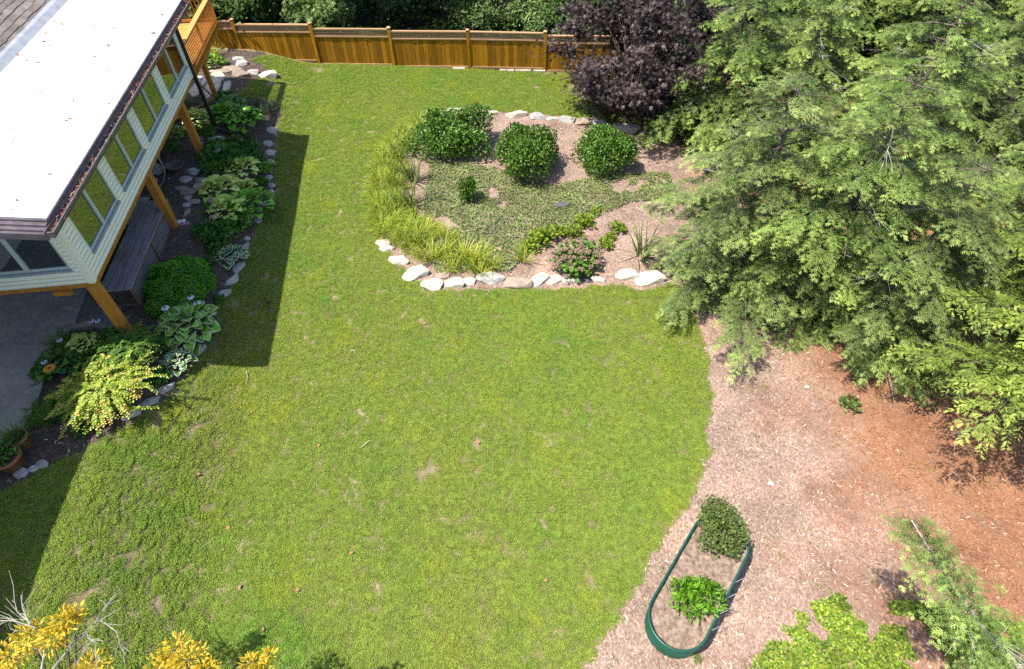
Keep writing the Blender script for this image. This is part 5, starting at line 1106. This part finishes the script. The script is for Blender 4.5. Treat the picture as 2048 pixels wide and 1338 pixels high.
for x, y, rz, l in [(-5.6, 29.0, 0, 'tall dark tree shading the ground behind the fence'), (1.2, 33.5, 2, 'tall dark tree well behind the willow leaved bushes')]:
    tree('broadleaf_tree', b4, (x, y, float(zg(x, y))-.05), l, group=BT, rz=rz, sc=.8)
g = np.random.default_rng(251); n = 26000; P = np.stack([g.uniform(-16, 16, n), g.uniform(25.4, 34, n)], 1); P = P[P[:, 1] > fence_y(P[:, 0])+.35]; P = np.concatenate([P, zg(P[:, 0], P[:, 1])[:, None]], 1)
k = noise2(P, .6, 9.)+.3*noise2(P, 2., 5.) > -.25; P = P[k]; P[:, 2] += np.maximum(0, .35+.5*noise2(P, .8, 2.))
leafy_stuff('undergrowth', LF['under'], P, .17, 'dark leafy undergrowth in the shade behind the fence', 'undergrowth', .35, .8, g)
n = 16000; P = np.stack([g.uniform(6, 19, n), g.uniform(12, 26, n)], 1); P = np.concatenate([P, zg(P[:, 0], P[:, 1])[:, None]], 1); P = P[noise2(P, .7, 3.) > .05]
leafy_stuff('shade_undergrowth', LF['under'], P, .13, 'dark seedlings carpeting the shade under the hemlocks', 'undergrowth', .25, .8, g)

# ------------------------------------------------------------------ golden tree whose top reaches into the picture
gb = gp(250, 1520); groot = empty('golden_tree', gb); tag(groot, 'golden leaved small tree with bare grey twigs at the lawn edge', 'tree')
fb = FB(); g = np.random.default_rng(261); mb = MB(); md = MB(); fork = np.array([0, 0, 1.1]); mb.tube([(0, 0, -.1), (.02, 0, .6), fork], [.07, .06, .05], 7)
for x, y, rp, zz in [(18, 1312, 44, 3.0), (60, 1268, 36, 3.1), (130, 1240, 36, 3.2), (105, 1275, 40, 3.15), (150, 1225, 22, 3.2), (190, 1330, 40, 2.8), (170, 1350, 40, 2.7), (350, 1300, 44, 2.9), (380, 1320, 46, 2.85), (320, 1335, 44, 2.8), (410, 1345, 36, 2.8), (503, 1325, 26, 2.8), (520, 1345, 30, 2.7), (540, 1306, 13, 2.85)]:
    c = at(x, y, zz)-gb; rr = rp*mpp(c+gb)*.72; m = int(4.6*rp); a = rdir(m, g)*(g.random(m)**.5)[:, None]*rr*np.array([1, 1, .7]); P = c+a
    fb.inst(T_DIA, P, norm(norm(a)+.7*rdir(m, g)+np.array([0, 0, .3])), norm(np.array([0, 0, 1.])+.6*rdir(m, g)), g.uniform(.05, .105, m), np.clip(g.random(m)*.8+(.25 if x < 60 else 0), 0, 1), wid=.3)
    mb.tube([fork, fork*.4+c*.6+[0, 0, .1], c], [.03, .018, .008], 5, cap=False)
fb.build('crown', LF['gold'], groot); mb.build('trunk', MT['bark'], groot, smooth=True)
def twig(pts, z, r=.010, forks=6):
    q = [at(x, y, z)-gb for x, y in pts]; md.tube(q, list(np.linspace(r, .003, len(q))), 5)
    for _ in range(forks):
        i = g.integers(0, len(q)-1); b = q[i]+(q[i+1]-q[i])*g.random(); d = norm(q[i+1]-q[i])+g.normal(0, .6, 3); e = b+d*g.uniform(.10, .28); md.tube([b, (b+e)/2+g.normal(0, .012, 3), e], [.005, .004, .002], 4)
twig([(60, 1250), (45, 1215), (42, 1190)], 3.2); twig([(62, 1245), (35, 1225), (28, 1198)], 3.15, .008); twig([(70, 1255), (30, 1242), (-10, 1240)], 3.2); twig([(70, 1258), (30, 1262), (5, 1285)], 3.1, .008); twig([(55, 1240), (20, 1238), (-10, 1255)], 3.05, .008)
twig([(100, 1345), (150, 1282), (190, 1245), (215, 1205)], 3.0, .014, 9); twig([(165, 1268), (190, 1285), (192, 1312)], 2.95, .008); twig([(200, 1240), (232, 1262), (250, 1300)], 2.9, .008, 8); twig([(82, 1345), (88, 1310), (90, 1285)], 3.0, .016, 2); twig([(170, 1265), (185, 1280), (150, 1310)], 2.95, .007, 5)
tag(md.build('bare_twigs', MT['twig_grey'], groot), kind='stuff')

# ------------------------------------------------------------------ small litter on the lawn
GL = 'fallen leaves on the lawn'; lme = FB(); lme.inst(T_OVAL, np.zeros((1, 3)), np.array([[1., 0, .1]]), np.array([[0, .2, 1.]]), 1., .6, wid=.9); lmesh = lme.mesh('fallen_leaf', LF['dead'])
for x, y in [(852, 650), (394, 951), (480, 1180), (592, 1183), (641, 890), (960, 884), (462, 1055), (1095, 1160), (700, 1110), (528, 1265)]:
    p = gp(x, y); tag(link('fallen_leaf', lmesh, None, (p[0], p[1], p[2]+.045), RS.uniform(0, 6), .085), 'curled brown leaf fallen on the lawn grass', 'leaf', GL)
for (x0, y0), (x1, y1), z, l in [((703, 702), (712, 710), .05, 'short pale stick on the lawn beside a bare patch'), ((723, 897), (742, 883), .05, 'pale stick on the open lawn'), ((494, 745), (494, 770), .05, 'thin pale stick by the tip of the roof shadow'), ((1580, 893), (1660, 932), .03, 'long pale stick lying on the mulch')]:
    a, b = gp(x0, y0), gp(x1, y1); a[2] += z; b[2] += z; tag(MB().tube([a, (a+b)/2+[.02, .03, .01], b], [.008, .007, .004], 5).build('stick', MT['stone_pale']), l, 'stick')
for x, y, l in [(1612, 775, 'small white stone at the hemlock skirt'), (1540, 968, 'white stone on the mulch near the stick')]:
    p = gp(x, y); tag(link('stone', ROCK['pale'][1], None, (p[0], p[1], p[2]+.03), .5, .14), l, 'stone')
